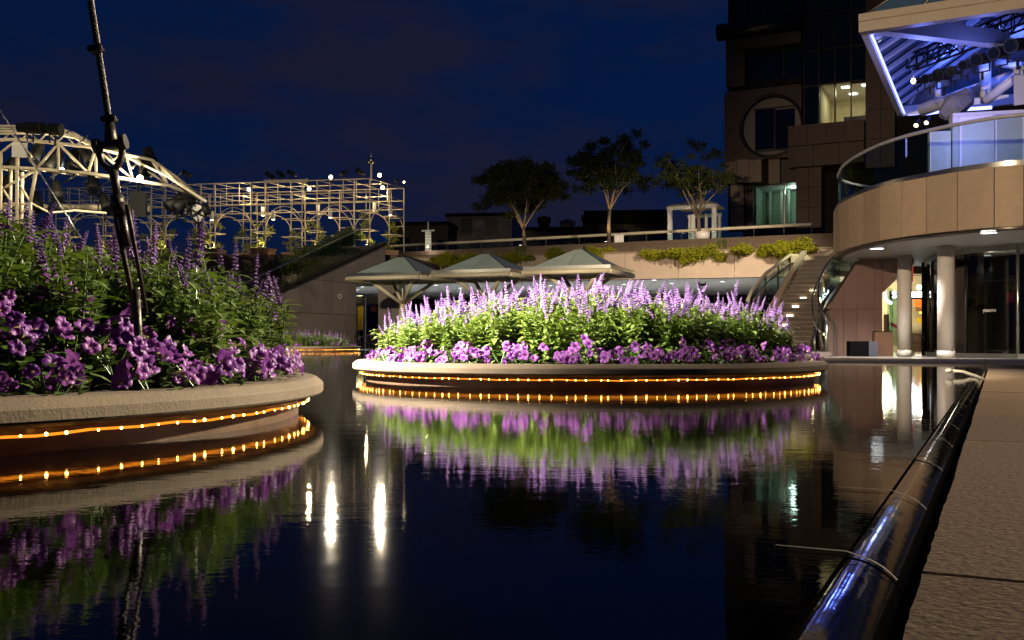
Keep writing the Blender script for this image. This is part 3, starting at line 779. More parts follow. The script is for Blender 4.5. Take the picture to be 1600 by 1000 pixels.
# planter boxes, climbing plants, hanging cylinder lanterns
for k in range(NT):
    for back in (0, 1):
        c = pg(k, -.36, 0, back) + PD * (.12 if not back else -.12)
        pb_ = MB(); pl_ = PL(c, pu); pb_.pbox(pl_, -.42, .42, TZ - .45, TZ + .0, -.42, .42); 
        pb_.pbox(pl_, -.45, .45, TZ + .003, TZ + .06, -.45, .45)
        n_ = ['at the right-hand end', 'second from the right', 'third from the right', 'fourth from the right', 'fifth from the right', 'sixth from the right', 'seventh from the right'][k]
        tag(pb_.build('planter_box', MAT['wood']), 'brown square planter box under the pergola tower %s, %s' % (n_, 'rear side' if back else 'front side'), 'planter box', 'pergola planter boxes')
        random.seed(500 + k * 2 + back); vm = MB(); sm_ = MB()
        vt = thing('climbing_plant', 'yellow-green climber on the pergola tower %s, %s' % (n_, 'rear side' if back else 'front side'), 'climber', (c.x, c.y, TZ), 'climbers on the pergola')
        hh = random.uniform(.9, 1.6)
        for q in range(9):
            z = TZ + .1 + hh * q / 9; o = rdir() * random.uniform(.15, .4); leafcloud(vm, c + o + V(0, 0, z), (.22, .22, .16), 34, .11, .6)
        sm_.tube([c + V(0, 0, TZ), c + V(.1, .05, TZ + hh * .5), c + V(-.05, 0, TZ + hh)], .02, 5)
        sm_.build('stem', MAT['bark'], vt); vm.build('foliage', MAT['vine'], vt)
for i, (px, py) in enumerate(((331, 337), (411, 330), (427, 336), (497, 327), (516, 333), (585, 323), (610, 329))):
    d = 46 if i % 2 else 44.6; c = P(px, py, d); t_ = thing('cylinder_lantern', 'white cylinder lantern hanging in the pergola, number %s from the left' % ['one', 'two', 'three', 'four', 'five', 'six', 'seven'][i], 'lantern', tuple(c), 'hanging pergola lanterns')
    MB().tube([c - V(0, 0, .2), c + V(0, 0, .2)], .085, 12).build('shade', MAT['white'], t_)
    MB().tube([c + V(0, 0, .2), V(c.x, c.y, 6.45)], .012, 5).build('cord', MAT['black'], t_)
    MB().tube([c - V(0, 0, .215), c - V(0, 0, .203)], .07, 10).build('lamp_glass', MAT['smalllamp'], t_)
# lamps on the pergola
for (px, py, lab) in ((517, 277, 'blazing warm floodlight on the pergola roof, left of the two bright ones'), (593, 274, 'blazing warm floodlight at the pergola corner, right of the two bright ones')):
    p = P(px, py, 44.5); t_ = stage_light(p, V(.15, -1, -.13), .42, lab, lens='warmlamp')
for i, (px, py) in enumerate(((422, 274), (439, 272), (456, 271), (537, 270), (563, 269), (293, 272))):
    w_ = ['leftmost of three in a row', 'middle of three in a row', 'rightmost of three in a row', 'just right of the left bright floodlight', 'just left of the camera pole', 'alone near the stage truss'][i]
    stage_light(P(px, py, 44.5), V(-.5 if i != 3 else .9, -.6, .25), .42, 'dark unlit spotlight on the pergola roof, ' + w_)
for i, (px, py) in enumerate(((620, 283), (630, 284))): stage_light(P(px, py, 46.5), V(.3 if i else -.6, -.7, -.2), .26, 'small twin spotlight at the pergola far corner, %s one' % ('right' if i else 'left'), lens='smalllamp' if i else None)
LPG = []
for i, (px, py) in enumerate(((389, 296), (483, 295), (598, 293))):
    p = P(px, py, 45.2); t_ = thing('work_lamp', 'small lit bulb lamp inside the pergola frame, %s' % ['left', 'middle', 'right'][i], 'lamp', tuple(p)); MB().ball(p, .085, 10, 6).build('bulb', MAT['smalllamp'], t_); MB().tube([p + V(0, 0, .06), p + V(0, 0, .3)], .03, 6).build('holder', MAT['black'], t_); LPG.append((p, t_))
cpole = thing('camera_pole', 'thin pole with a dome camera at the pergola corner', 'camera', tuple(P(580, 282, 44))); MB().tube([P(580, 282, 44), P(580, 252, 44)], .04, 6).build('pole', MAT['wsteel'], cpole)
MB().ball(P(580, 251, 44), .16, 10, 6).build('dome', MAT['steel'], cpole); MB().tube([P(580, 247, 44), P(580, 240, 44)], [.05, .02], 6).build('mount', MAT['wsteel'], cpole)
sb = thing('speaker_bar', 'cream metal trough on the pergola roof under three unlit spotlights', 'trough', tuple(P(450, 283, 44.4)))
MB().hexa([P(412, 286, 44.3), P(480, 285, 44.3), P(480, 285, 44.7), P(412, 286, 44.7), P(412, 281, 44.3), P(480, 280, 44.3), P(480, 280, 44.7), P(412, 281, 44.7)]).build('channel', MAT['wsteel'], sb)
MB().hexa([P(478.5, 286, 44.25), P(480.5, 286, 44.25), P(480.5, 286, 44.75), P(478.5, 286, 44.75), P(478.5, 279, 44.25), P(480.5, 279, 44.25), P(480.5, 279, 44.75), P(478.5, 279, 44.75)]).build('end_plate', MAT['wsteel'], sb)

# ================================================================== arched stage truss on the left
DT, DB = 24.0, 28.5
tr = thing('stage_truss', 'arched cream steel stage truss at the far left', 'truss', tuple(P(40, 470, DT)))
def zx(x, y): return (x / 3.847, 160 + y / 3.846)
def TP(x, y, d): q = zx(x, y); return P(q[0], q[1], d)
rt = .042
fr = MB()
topc = [(-500, 330), (-250, 232), (110, 222), (350, 245), (570, 272), (750, 312), (910, 345), (1060, 450), (1235, 588)]
dep = [DT, DT, DT, DT, DT + .4, DT + 1, DT + 1.6, DT + 2.6, DT + 3.6]
botc = [(-500, 395), (-200, 385), (0, 388), (220, 400), (530, 425), (800, 465), (1010, 500), (1130, 545), (1235, 592)]
fr.tube([TP(x, y, d) for (x, y), d in zip(topc, dep)], rt, 8); fr.build('top_chord', MAT['wsteel'], tr)
b2 = MB(); b2.tube([TP(x, y, d) for (x, y), d in zip(botc, dep)], rt, 8); b2.build('bottom_chord', MAT['wsteel'], tr)
dg = ((-200, 385, -60, 260), (-60, 260, 0, 388), (0, 305, 110, 222), (110, 222, 220, 400), (220, 400, 350, 245), (350, 245, 350, 412), (350, 245, 530, 425), (530, 425, 575, 275), (575, 275, 578, 430), (575, 275, 800, 465), (755, 312, 800, 465), (755, 312, 1010, 500), (910, 345, 1010, 500), (970, 390, 1010, 500), (970, 390, 1130, 545))
for q in dg:
    d0 = DT + max(0, (q[0] - 400)) / 300; d1 = DT + max(0, (q[2] - 400)) / 300
    MB().tube([TP(q[0], q[1], d0), TP(q[2], q[3], d1)], rt * .78, 7).build('brace', MAT['wsteel'], tr)
ba = MB()
for off in (0, 1, 2, 3):
    pts = [(-300, 150 + off * 14), (0, 140 + off * 16), (200, 143 + off * 14), (370, 160 + off * 12), (450, 185 + off * 10), (560, 250 + off * 6), (750, 300 + off * 8), (1000, 410 + off * 10), (1240, 590 + off * 3)]
    ba.tube([TP(x, y, DB - off * 1.1) for x, y in pts], rt * .75, 6)
ba.build('rear_arch', MAT['wsteel'], tr)
rb = MB()
for i in range(11):
    x = -100 + i * 112; y0 = 222 + max(0, x - 350) ** 1.25 * .08; rb.tube([TP(x, y0 + 10, DT + max(0, x - 400) / 300), TP(x + 70, 160 + max(0, x - 300) ** 1.3 * .05, DB)], rt * .6, 6); rb.tube([TP(x, y0 + 10, DT + max(0, x - 400) / 300), TP(x - 90, 165 + max(0, x - 380) ** 1.3 * .05, DB)], rt * .5, 6)
    rb.tube([TP(x, 400 + max(0, x - 200) * .12, DT + max(0, x - 400) / 300), TP(x + 110, 425 + max(0, x - 200) * .1, DB)], rt * .6, 6)
    rb.tube([TP(x + 110, 425 + max(0, x - 200) * .1, DB), TP(x + 30, 470 + max(0, x - 200) * .08, DB + 2)], rt * .6, 6)
rb.build('purlins', MAT['wsteel'], tr, stuff=True)
hb = MB(); hb.tube([TP(-100, 625, DB), TP(670, 632, DB), TP(900, 640, DB)], .09, 8); hb.build('cross_beam', MAT['wsteel'], tr)
hb2 = MB(); hb2.tube([TP(195, 610, DT + 1.5), TP(300, 665, DT + 1.5), TP(450, 650, DT + 2), TP(640, 665, DT + 2)], rt * .8, 6); hb2.build('tie', MAT['wsteel'], tr)
for (x0, y0, x1, y1, d) in ((5, 300, 0, 930, DT), (65, 380, 55, 930, DT + .5), (105, 225, 100, 960, DT), (135, 420, 125, 960, DT + 1), (218, 400, 183, 600, DT), (183, 600, 178, 900, DT)):
    MB().tube([TP(x0, y0, d), TP(x1, y1, d)], rt * 1.05, 8).build('leg', MAT['wsteel'], tr)
for (x0, y0, x1, y1) in ((-200, 608, 190, 610), (-200, 828, 180, 832), (-100, 390, 220, 402), (-60, 560, 218, 405), (60, 720, 185, 618), (90, 920, 180, 840), (0, 930, 110, 1010), (0, 500, 70, 600), (120, 500, 190, 610), (-150, 820, 40, 640), (110, 225, 190, 330)):
    MB().tube([TP(x0, y0, DT + .2), TP(x1, y1, DT + .2)], rt * .72, 6).build('brace', MAT['wsteel'], tr)
gw = MB(); gw.tube([TP(-90, -60, DT - 3), TP(0, 45, DT - 3), TP(415, 700, DT - 3), TP(520, 870, DT - 3)], .018, 6)
tag(gw.build('guy_wire', MAT['steel']), 'thin straight guy wire crossing the stage truss', 'wire')
# gear hanging on the truss
def cyl_lamp(x0, y0, x1, y1, d, r, lab):
    a, b = TP(x0, y0, d), TP(x1, y1, d); t_ = thing('follow_spot', lab, 'stage light', tuple(a)); n = (b - a).normalized()
    MB().tube([a, a + (b - a) * .3, a + (b - a) * .32, b - n * .05, b - n * .045, b], [r * .8, r * .8, r, r, r * 1.15, r * 1.15], 12).build('body', MAT['black'], t_)
    m_ = a.lerp(b, .5); MB().tube([m_ + V(0, -r * 1.1, 0), m_ + V(0, -r * 1.1, -r * 2.4), m_ + V(0, r * 1.1, -r * 2.4), m_ + V(0, r * 1.1, 0)], r * .15, 6).build('yoke', MAT['black'], t_)
cyl_lamp(107, 150, 258, 158, DT - .2, .14, 'long dark follow spot on top of the stage truss, left one'); cyl_lamp(262, 160, 370, 166, DT - .2, .14, 'long dark follow spot on top of the stage truss, right one')
random.seed(41)
gear = ((220, 300, 'beside the white box'), (85, 350, 'under the white box'), (320, 350, 'above the left small lamp'), (520, 320, 'left of the shackle'), (880, 370, 'right of the bright truss lamp'), (340, 530, 'hanging low under the left bay'), (445, 340, 'in the second bay'), (30, 500, 'low on the left tower'), (900, 325, 'on the right shoulder of the arch'), (560, 480, 'under the bottom chord'), (630, 600, 'beside the turnbuckle'), (215, 590, 'low between the towers'))
for i, (x, y, w_) in enumerate(gear):
    stage_light(TP(x, y, DT + 1.2 + i * .15), V(random.uniform(-.5, .8), -.6, -.8), .62, 'black unlit stage lamp on the arched truss, ' + w_)
for (x, y, w_) in ((1065, 590, 'left'), (1110, 600, 'right')): stage_light(TP(x, y, DT + 3), V(-.6, -.5, -.6), .7, 'dark moving head lamp at the truss foot, %s of the pair' % w_)
for (x, y, s_, w_) in ((372, 403, .07, 'small lit truss lamp in the left bay'), (842, 455, .10, 'bright lit truss lamp right of the turnbuckle')):
    p = TP(x, y, DT + 1); t_ = thing('truss_lamp', w_, 'lamp', tuple(p)); MB().ball(p, s_ * .8, 12, 8).build('bulb', MAT['smalllamp'], t_); MB().tube([p + V(0, .05, .04), p + V(0, .08, .3)], .04, 6).build('holder', MAT['black'], t_)
wb = MB().hexa([TP(70, 328, DT - .1), TP(165, 332, DT - .1), TP(165, 332, DT + .4), TP(70, 328, DT + .4), TP(70, 240, DT - .1), TP(165, 244, DT - .1), TP(165, 244, DT + .4), TP(70, 240, DT + .4)])
wbt = thing('control_box', 'white control box hung high on the stage truss', 'box', tuple(TP(118, 330, DT))); wb.build('case', MAT['white'], wbt); MB().hexa([TP(78, 320, DT - .13), TP(157, 324, DT - .13), TP(157, 324, DT - .1), TP(78, 320, DT - .1), TP(78, 250, DT - .13), TP(157, 254, DT - .13), TP(157, 254, DT - .1), TP(78, 250, DT - .1)]).build('door', MAT['white'], wbt)
spk = thing('loudspeaker', 'black loudspeaker cabinet hanging right of the turnbuckle', 'loudspeaker', tuple(TP(830, 690, DT)))
MB().hexa([TP(778, 680, DT), TP(876, 692, DT), TP(886, 690, DT + .7), TP(790, 680, DT + .7), TP(776, 530, DT), TP(878, 543, DT), TP(890, 545, DT + .7), TP(792, 532, DT + .7)]).build('cabinet', MAT['black'], spk)
MB().tube([TP(830, 540, DT + .3), TP(830, 480, DT + .3)], .03, 6).build('bracket', MAT['black'], spk)
sh = thing('fabric_screen', 'pale reflector sheet in a dark frame hanging from the truss foot', 'reflector', tuple(TP(1180, 740, DT + 3)))
q = [TP(1140, 640, DT + 3), TP(1165, 600, DT + 3.2), TP(1235, 625, DT + 3.4), TP(1230, 690, DT + 3.4), TP(1195, 735, DT + 3.2), TP(1150, 690, DT + 3)]
MB().prism(q, (0, .03, 0)).build('sheet', MAT['white'], sh)
f_ = MB(); f_.tube(q + [q[0]], .035, 6); f_.tube([q[0], q[3]], .03, 6); f_.tube([q[1], q[4]], .03, 6); f_.tube([q[2], q[5]], .03, 6); f_.build('frame', MAT['black'], sh)
MB().tube([TP(1255, 640, DT + 3.3), TP(1225, 650, DT + 3.3)], .16, 10).build('motor', MAT['black'], sh)

# ================================================================== pyramid canopies
def parasol(cpt, half, ze, za, label, rot):
    u = Vector((math.cos(rot), math.sin(rot), 0)); v = Vector((-math.sin(rot), math.cos(rot), 0)); c = Vector((cpt[0], cpt[1], 0))
    t = thing('pyramid_canopy', label, 'canopy', (c.x, c.y, -.26))
    cor = [c - u * half - v * half, c + u * half - v * half, c + u * half + v * half, c - u * half + v * half]
    zz = V(0, 0, ze); ap = c + V(0, 0, za); tp = .12
    for i in range(4):
        a, b = cor[i] + zz, cor[(i + 1) % 4] + zz; m = (a + b) / 2
        n = (b - a).cross(ap - a).normalized() * .03
        ta, tb = ap + (cor[i] - c) * tp * .5, ap + (cor[(i + 1) % 4] - c) * tp * .5; ta.z = tb.z = za - (za - ze) * tp * .5; tm = (ta + tb) / 2
        for q0, q1, r0, r1_ in ((a, m, ta, tm), (m, b, tm, tb)):
            e = (q1 - q0).normalized() * .012; MB().prism([q0 + e, q1 - e, r1_, r0], n).build('roof_panel', MAT['canopyglass'], t)
        MB().tube([a, ta], .035, 6).build('hip_bar', MAT['dsteel'], t)
        MB().tube([a - V(0, 0, .06), b - V(0, 0, .06)], .075, 10).build('eave_tube', MAT['wsteel'], t)
        pl_ = PL(a, (b - a)); L = (b - a).length
        MB().pbox(pl_, 0, L, ze + .022, ze + .13, -.05, .025).build('eave_flashing', MAT['steel'], t)
    MB().prism([x + V(0, 0, ze - .03) for x in cor], (0, 0, .015)).build('inner_frame', MAT['canopyglass'], t)
    jz = ze - .92; j = c + V(0, 0, jz)
    for k_ in cor: MB().tube([j, c + (k_ - c) * .62 + zz - V(0, 0, .06)], .065, 8).build('strut', MAT['wsteel'], t)
    MB().tube([j, c + V(0, 0, ze)], .025, 6).build('tie_rod', MAT['wsteel'], t)
    MB().tube([c + V(0, 0, -.26), c + V(0, 0, jz - .25), c + V(0, 0, jz)], [.125, .125, .10], 14).build('post', MAT['wsteel'], t)
    cp_ = MB(); pl_ = PL(c, u); cp_.pbox(pl_, -.16, .16, za - .10, za + .03, -.16, .16); cp_.build('cap', MAT['dsteel'], t)
ze = 2.5
def eave(px, py): return (ze - CZ) * F / (HZ - py)
rotc = math.atan2(-1.0, 2.5)
for (px, d, lab) in ((629, 35.6, 'pyramid roofed steel canopy, leftmost of the three'), (761, 34.2, 'pyramid roofed steel canopy between the other two'), (906, 32.6, 'pyramid roofed steel canopy, rightmost and nearest of the three')):
    parasol(((px - 800) / F * d, d), 1.42, ze, ze + .80, lab, rotc)

# ================================================================== lower terrace block with covered passage
def dfas(px): return 49.5 - (px - 600) * (5.5 / 700)
def XY(px, d, z=0): return Vector(((px - 800) / F * d, d, z))
FA, FB = XY(585, dfas(585)), XY(1330, dfas(1330)); TF = PL(FA, FB - FA); TL = (FB - FA).length
ZC, ZT = 3.26, 4.36
ter = thing('terrace_wall', 'long pale pink rendered terrace parapet behind the canopies', 'wall', (FA.x, FA.y, ZC))
n = 9
for i in range(n):
    a0_, a1_ = TL * i / n + .008, TL * (i + 1) / n - .008
    MB().prism([TF.pt(a0_, ZC - .12, 0), TF.pt(a1_, ZC - .12, 0), TF.pt(a1_, ZT, -.22), TF.pt(a0_, ZT, -.22)], -TF.N * .12).build('wall_panel', MAT['terrace'], ter)
MB().pbox(TF, 0, TL, ZC - .1, ZT - .02, -.9, -.36).build('core', MAT['joint'], ter)
MB().pbox(TF, 0, TL, ZT + .003, ZT + .08, -.5, -.18).build('coping', MAT['granite2'], ter)
cei = struct(MB().prism([TF.pt(-6, ZC, -.3), TF.pt(TL, ZC, -.3), TF.pt(TL, ZC, -22), TF.pt(-6, ZC, -22)], (0, 0, .2)).build('ceiling', MAT['soffit']))
pw = thing('passage_back_wall', 'dark glazed back wall of the covered passage under the terrace', 'wall', tuple(TF.pt(TL / 2, -.26, -20)))
MB().pbox(TF, -7, TL + 4, -.26, ZC, -20.5, -20).build('wall', MAT['dark'], pw)
for i in range(14):
    a = -5 + i * (TL + 6) / 14; MB().pbox(TF, a + .05, a + (TL + 6) / 14 - .05, .0, ZC - .5, -19.99, -19.95).build('pane', MAT['darkglass'], pw)
    MB().pbox(TF, a - .04, a + .04, -.2, ZC - .1, -19.9, -19.8).build('mullion', MAT['dsteel'], pw)
dl = ((566, 448), (558, 453), (681, 445.6), (719, 450), (702, 454.6), (744, 444), (1105, 434.6), (1049.5, 442.5), (1129, 440), (1150, 445), (1022, 437.5), (975, 444), (949, 450), (1000, 450), (860, 446), (828, 451))
ORD = ('first', 'second', 'third', 'fourth', 'fifth', 'sixth', 'seventh', 'eighth', 'ninth', 'tenth', 'eleventh', 'twelfth', 'thirteenth', 'fourteenth', 'fifteenth', 'sixteenth')
for i, (px, py) in enumerate(sorted(dl)):
    p = PZ(px, py, ZC - .02); t_ = thing('recessed_downlight', 'small round downlight in the passage ceiling under the terrace, %s from the left' % ORD[i], 'downlight', tuple(p), 'passage ceiling downlights')
    MB().tube([p, p + V(0, 0, .012)], .16, 12).build('lamp_glass', MAT['down'], t_)
    MB().tube([p + V(.17 * math.cos(w), .17 * math.sin(w), .005) for w in [2 * math.pi * q / 12 for q in range(12)]], .02, 5, closed=True).build('trim_ring', MAT['white'], t_)
    if i % 2 == 0: lamp('SPOT', p - V(0, 0, .04), 1600, (.80, .92, 1), p - V(0, 0, 3), 140, .6, .1, t_)
sgn = thing('hanging_sign', 'dark sign box hanging from the passage ceiling above the flowers', 'sign', tuple(P(1097, 447, 50)))
MB().hexa([P(1091, 447, 50), P(1104, 447, 50), P(1104, 447, 50.2), P(1091, 447, 50.2), P(1091, 443, 50), P(1104, 443, 50), P(1104, 443, 50.2), P(1091, 443, 50.2)]).build('box', MAT['black'], sgn)
MB().tube([P(1093, 443, 50.1), P(1093, 435, 50.1)], .02, 5).build('hanger', MAT['black'], sgn); MB().tube([P(1102, 443, 50.1), P(1102, 435, 50.1)], .02, 5).build('hanger', MAT['black'], sgn)
# passage: pillar, doorway and poster behind the ramp wall
pil = thing('clad_pillar', 'square dark clad pillar beside the passage doorway', 'pillar', tuple(P(606, 545, 40)))
pp = PL(P(606, 500, 40), GV)
a0_, a1_ = pp.ab(591, 500)[0], pp.ab(611, 500)[0]; zs = pp.ab(600, 476.5)[1]
MB().pbox(pp, a0_, a1_, -.26, zs - .015, -.6, 0).build('panel', MAT['panel'], pil); MB().pbox(pp, a0_, a1_, zs + .015, ZC - .15, -.6, 0).build('panel', MAT['panel'], pil)
a2_ = pp.ab(623, 500)[0]
MB().pbox(pp, a1_ + .02, a2_, -.26, zs - .015, -.5, .0).build('panel', MAT['panel'], pil); MB().pbox(pp, a1_ + .02, a2_, zs + .015, ZC - .15, -.5, .0).build('panel', MAT['panel'], pil)
dw = thing('glass_doorway', 'glazed passage doorway with steel mullion left of the dark pillar', 'doorway', tuple(P(572, 545, 44)))
dp = PL(P(572, 500, 44), GV)
def dbox(x0, x1, y0, y1, n0, n1, nm, mt, parent, pl_=dp):
    q0, q1 = pl_.ab(x0, (y0 + y1) / 2)[0], pl_.ab(x1, (y0 + y1) / 2)[0]; zc = (x0 + x1) / 2
    return MB().pbox(pl_, q0, q1, pl_.ab(zc, y1)[1], pl_.ab(zc, y0)[1], n0, n1).build(nm, MAT[mt] if isinstance(mt, str) else mt, parent)
dbox(569.5, 572, 462, 545, 0, .08, 'mullion', 'steel', dw); dbox(550, 593, 460, 462, 0, .08, 'transom', 'steel', dw)
dbox(552, 569, 463, 545, .02, .03, 'pane', 'glassd', dw); dbox(573, 592, 463, 545, .02, .03, 'pane', 'glassd', dw)
MAT['yellow'] = M('yellow_print', (.62, .42, .02), rough=.5, var=.25, scale=9)
MAT['cream'] = M('cream_wall', (.55, .50, .36), rough=.7)
MAT['orange'] = M('orange_panel', (.75, .17, .03), rough=.5)
MAT['magenta'] = M('magenta_print', (.55, .02, .17), rough=.5)
MAT['green'] = M('green_print', (.40, .48, .02), rough=.5)
po = thing('poster_stand', 'tall yellow poster stand lit inside the passage doorway', 'poster', tuple(P(564, 545, 45))); pp2 = PL(P(564, 500, 45.5), GV)
dbox(559.5, 569, 478, 516, 0, .06, 'poster', MAT['yellow'], po, pp2); dbox(559, 569.4, 476, 478, 0, .09, 'frame', 'steel', po, pp2)
bw = thing('lobby_wall', 'cream lobby wall above the yellow poster', 'wall', tuple(P(572, 545, 49))); pp3 = PL(P(572, 500, 49), GV)
dbox(545, 596, 462, 476, 0, .1, 'upper_wall', MAT['cream'], bw, pp3); dbox(545, 596, 477, 545, 0, .1, 'lower_wall', 'dark', bw, pp3); dbox(583, 591, 478, 487, .12, .2, 'wall_panel', MAT['orange'], bw, pp3)
lamp('POINT', P(566, 470, 45.2) + V(0, -.9, 0), 60, (1, .85, .45), size=.2, parent=dw)

# bistro chairs and table by the passage
def bistro_chair(c, rz, label, s=1.0, mat='dsteel', group='bistro chairs by the passage'):
    t = thing('bistro_chair', label, 'chair', c, group); q = Matrix.Rotation(rz, 3, 'Z'); c = Vector(c)
    def w(x, y, z): return c + q @ (V(x, y, z) * s)
    MB().tube([w(0, 0, .44), w(0, 0, .455), w(0, 0, .465)], [.2 * s, .21 * s, .19 * s], 14).build('seat', MAT[mat], t)
    for sx, sy in ((-.16, -.15), (.16, -.15), (-.16, .15), (.16, .15)): MB().tube([w(sx, sy, .45), w(sx * 1.25, sy * 1.25, 0)], .013 * s, 6).build('leg', MAT[mat], t)
    b = MB(); b.tube([w(.2 * math.cos(a), .17 + .03 * math.sin(a), .46 + .40 * math.sin(a)) for a in [math.pi * i / 12 for i in range(13)]], .014 * s, 6)
    b.tube([w(.12 * math.cos(a), .18 + .02 * math.sin(a), .46 + .28 * math.sin(a)) for a in [math.pi * i / 10 for i in range(11)]], .010 * s, 6); b.build('backrest', MAT[mat], t)
    b2_ = MB(); b2_.tube([w(.22 * math.cos(a), .2 * math.sin(a), .66) for a in [R(-20) + (math.pi + R(40)) * i / 12 for i in range(13)]], .012 * s, 6); b2_.build('armrest', MAT[mat], t)
gz = -.26
for i, (px, d, rz, w_) in enumerate(((566, 33, 2.2, 'leftmost of the dark bistro chairs'), (578, 34.5, -.4, 'dark bistro chair left of the table'), (592, 33, 2.9, 'dark bistro chair in front of the pillar'), (608, 32, .5, 'dark bistro chair half behind the lit flowers'))):
    bistro_chair(tuple(XY(px, d, gz)), rz, w_, 1.0)
tb = thing('bistro_table', 'small round dark bistro table among the chairs by the passage', 'table', tuple(XY(584, 35, gz))); c = XY(584, 35, gz)
MB().tube([c + V(0, 0, .72), c + V(0, 0, .75)], .38, 20).build('tabletop', MAT['steel'], tb); MB().tube([c + V(0, 0, .02), c + V(0, 0, .72)], .03, 8).build('leg', MAT['dsteel'], tb); MB().tube([c, c + V(0, 0, .02)], .22, 16).build('foot', MAT['dsteel'], tb)

# ================================================================== upper terrace, steps, railing, planting
def dtree(px): return 54 - (px - 820) * .0147
def quad_slab(px0, px1, off, z0, z1, back, mat, name, parent=None):
    a, b = XY(px0, dtree(px0) + off), XY(px1, dtree(px1) + off)
    return MB().prism([V(a.x, a.y, z0), V(b.x, b.y, z0), V(b.x + 2, b.y + back, z0), V(a.x - 2, a.y + back, z0)], (0, 0, z1 - z0)).build(name, mat, parent)
lt = struct(MB().prism([TF.pt(-8, ZC + .22, -.9), TF.pt(TL + 12, ZC + .22, -.9), TF.pt(TL + 12, ZC + .22, -30), TF.pt(-8, ZC + .22, -30)], (0, 0, .9)).build('terrace_floor', MAT['granite2']))
stp = struct(quad_slab(600, 1310, -.5, 4.36, 5.3, 40, MAT['browndark'], 'upper_terrace'))
for i, (o, z) in enumerate(((-.95, 5.0), (-1.45, 4.68))): quad_slab(600, 1310, o, 4.37, z, .44, MAT['browndark'], 'step', stp)
# the terrace under the pergola
tp_ = struct(MB().prism([V(-30, 42.5, 3.5), V(-4.6, 42.5, 3.5), V(-3.0, 52, 3.5), V(-30, 52, 3.5)], (0, 0, TZ - 3.5 - .45)).build('pergola_terrace', MAT['browndark']))
# railing
rl = thing('terrace_railing', 'long pale metal handrail with glass panes along the upper terrace', 'railing', tuple(XY(900, 57, 5.3)))
rpts = [PZ(600, 385.5, 6.2), PZ(640, 383, 6.2), PZ(900, 369.5, 6.2), PZ(1160, 356, 6.2), PZ(1268, 350.5, 6.2)]
MB().tube(rpts, .085, 8).build('handrail', MAT['wsteel'], rl)
pxs = [604, 652, 700, 752, 800, 853, 905, 958, 1010, 1065, 1120, 1178, 1225, 1268]
def rp_at(px):
    t = (px - 640) / 520; return PZ(px, 383 - 27 * t if px < 1160 else 356 - (px - 1160) * 5.5 / 108, 6.2)
for i, px in enumerate(pxs):
    p = rp_at(px); MB().tube([p, V(p.x, p.y, 4.9)], .03, 6).build('post', MAT['steel'], rl)
    if i + 1 < len(pxs):
        q = rp_at(pxs[i + 1]); e = (q - p).normalized() * .06
        MB().prism([p + e - V(0, 0, .9), q - e - V(0, 0, .9), q - e - V(0, 0, .12), p + e - V(0, 0, .12)], (0, .012, 0)).build('pane', MAT['glassg'], rl)
# golden shrubs along the parapet edge
for i, (x0, x1, y0, y1, w_) in enumerate(((664, 770, 393, 413, 'long golden shrub behind the left canopies'), (766, 825, 393, 408, 'golden shrub between the middle and right canopies'), (848, 905, 388, 404, 'golden shrub left of the right canopy peak'), (905, 962, 383, 404, 'golden shrub right of the right canopy peak'), (1000, 1060, 386, 402, 'low golden shrub under the middle tree'), (1045, 1132, 377, 405, 'large golden shrub spilling over the parapet'), (1148, 1212, 375, 397, 'golden shrub by the tower corner'), (1200, 1268, 370, 396, 'golden shrub just left of the stair head'))):
    px = (x0 + x1) / 2; d = dfas(px) - .05; c = P(px, (y0 + y1) / 2, d)
    bush(c, (x1 - x0) / 2 / F * d * 1.12, .9, (y1 - y0) / 2 / F * d * 1.75, 7500, .12, w_, 'shrub', 'golden shrubs on the parapet', seed=60 + i)
gr_ = MB(); random.seed(77)
for q in range(40):
    px = random.choice((random.uniform(806, 822), random.uniform(1122, 1136))); c = P(px, 398 if px < 900 else 388, dfas(px) + .6); leafq(gr_, c, V(random.uniform(-.4, .4), random.uniform(-.4, .4), 1), V(0, 1, 0), .5, .05, .15)
tag(gr_.build('strap_leaf_plant', MAT['hedge']), 'tufts of upright strap leaves between the golden shrubs', 'plant')
# trees
def tb_(px): return XY(px, dtree(px), 5.3)
b1_ = tb_(820); tree(b1_, P(818, 352, dtree(820)), P(812, 303, dtree(820)), (2.75, 2.3, 1.85), 81, 'broad dark dense tree, leftmost on the terrace', 150, 130, .17, 1.25)
b2t = tb_(952); tree(b2t, P(953, 322, dtree(952)), P(956, 278, dtree(952)), (2.35, 2.0, 2.25), 82, 'tall open crowned tree with lit trunk, middle of the terrace', 120, 90, .17, 1.05)
b3t = tb_(1093); tree(b3t, P(1091, 335, dtree(1093)), P(1082, 278, dtree(1093)), (2.2, 1.9, 1.75), 83, 'sparse tree with bare lit branches in front of the pavilion', 84, 70, .16, 1.0)
tbx = thing('tree_tub', 'pale rounded tub below the sparse tree', 'tub', tuple(b3t - V(0, .6, 0)))
c = b3t - V(0, .7, 0); tu = MB(); tu.tube([c, c + V(0, 0, .18), c + V(0, 0, .34)], [.34, .38, .39], 16); tu.build('tub', MAT['column'], tbx); MB().tube([c + V(0, 0, .343), c + V(0, 0, .37)], .41, 16).build('lip', MAT['column'], tbx)
tb2 = thing('seat_block', 'pale low block beside the middle tree trunk', 'block', tuple(tb_(966))); c = tb_(966)
MB().box(c.x - .22, c.x + .25, c.y - .3, c.y + .1, 5.3, 5.72).build('block', MAT['column'], tb2); MB().box(c.x - .25, c.x + .28, c.y - .33, c.y + .13, 5.723, 5.77).build('seat', MAT['column'], tb2)
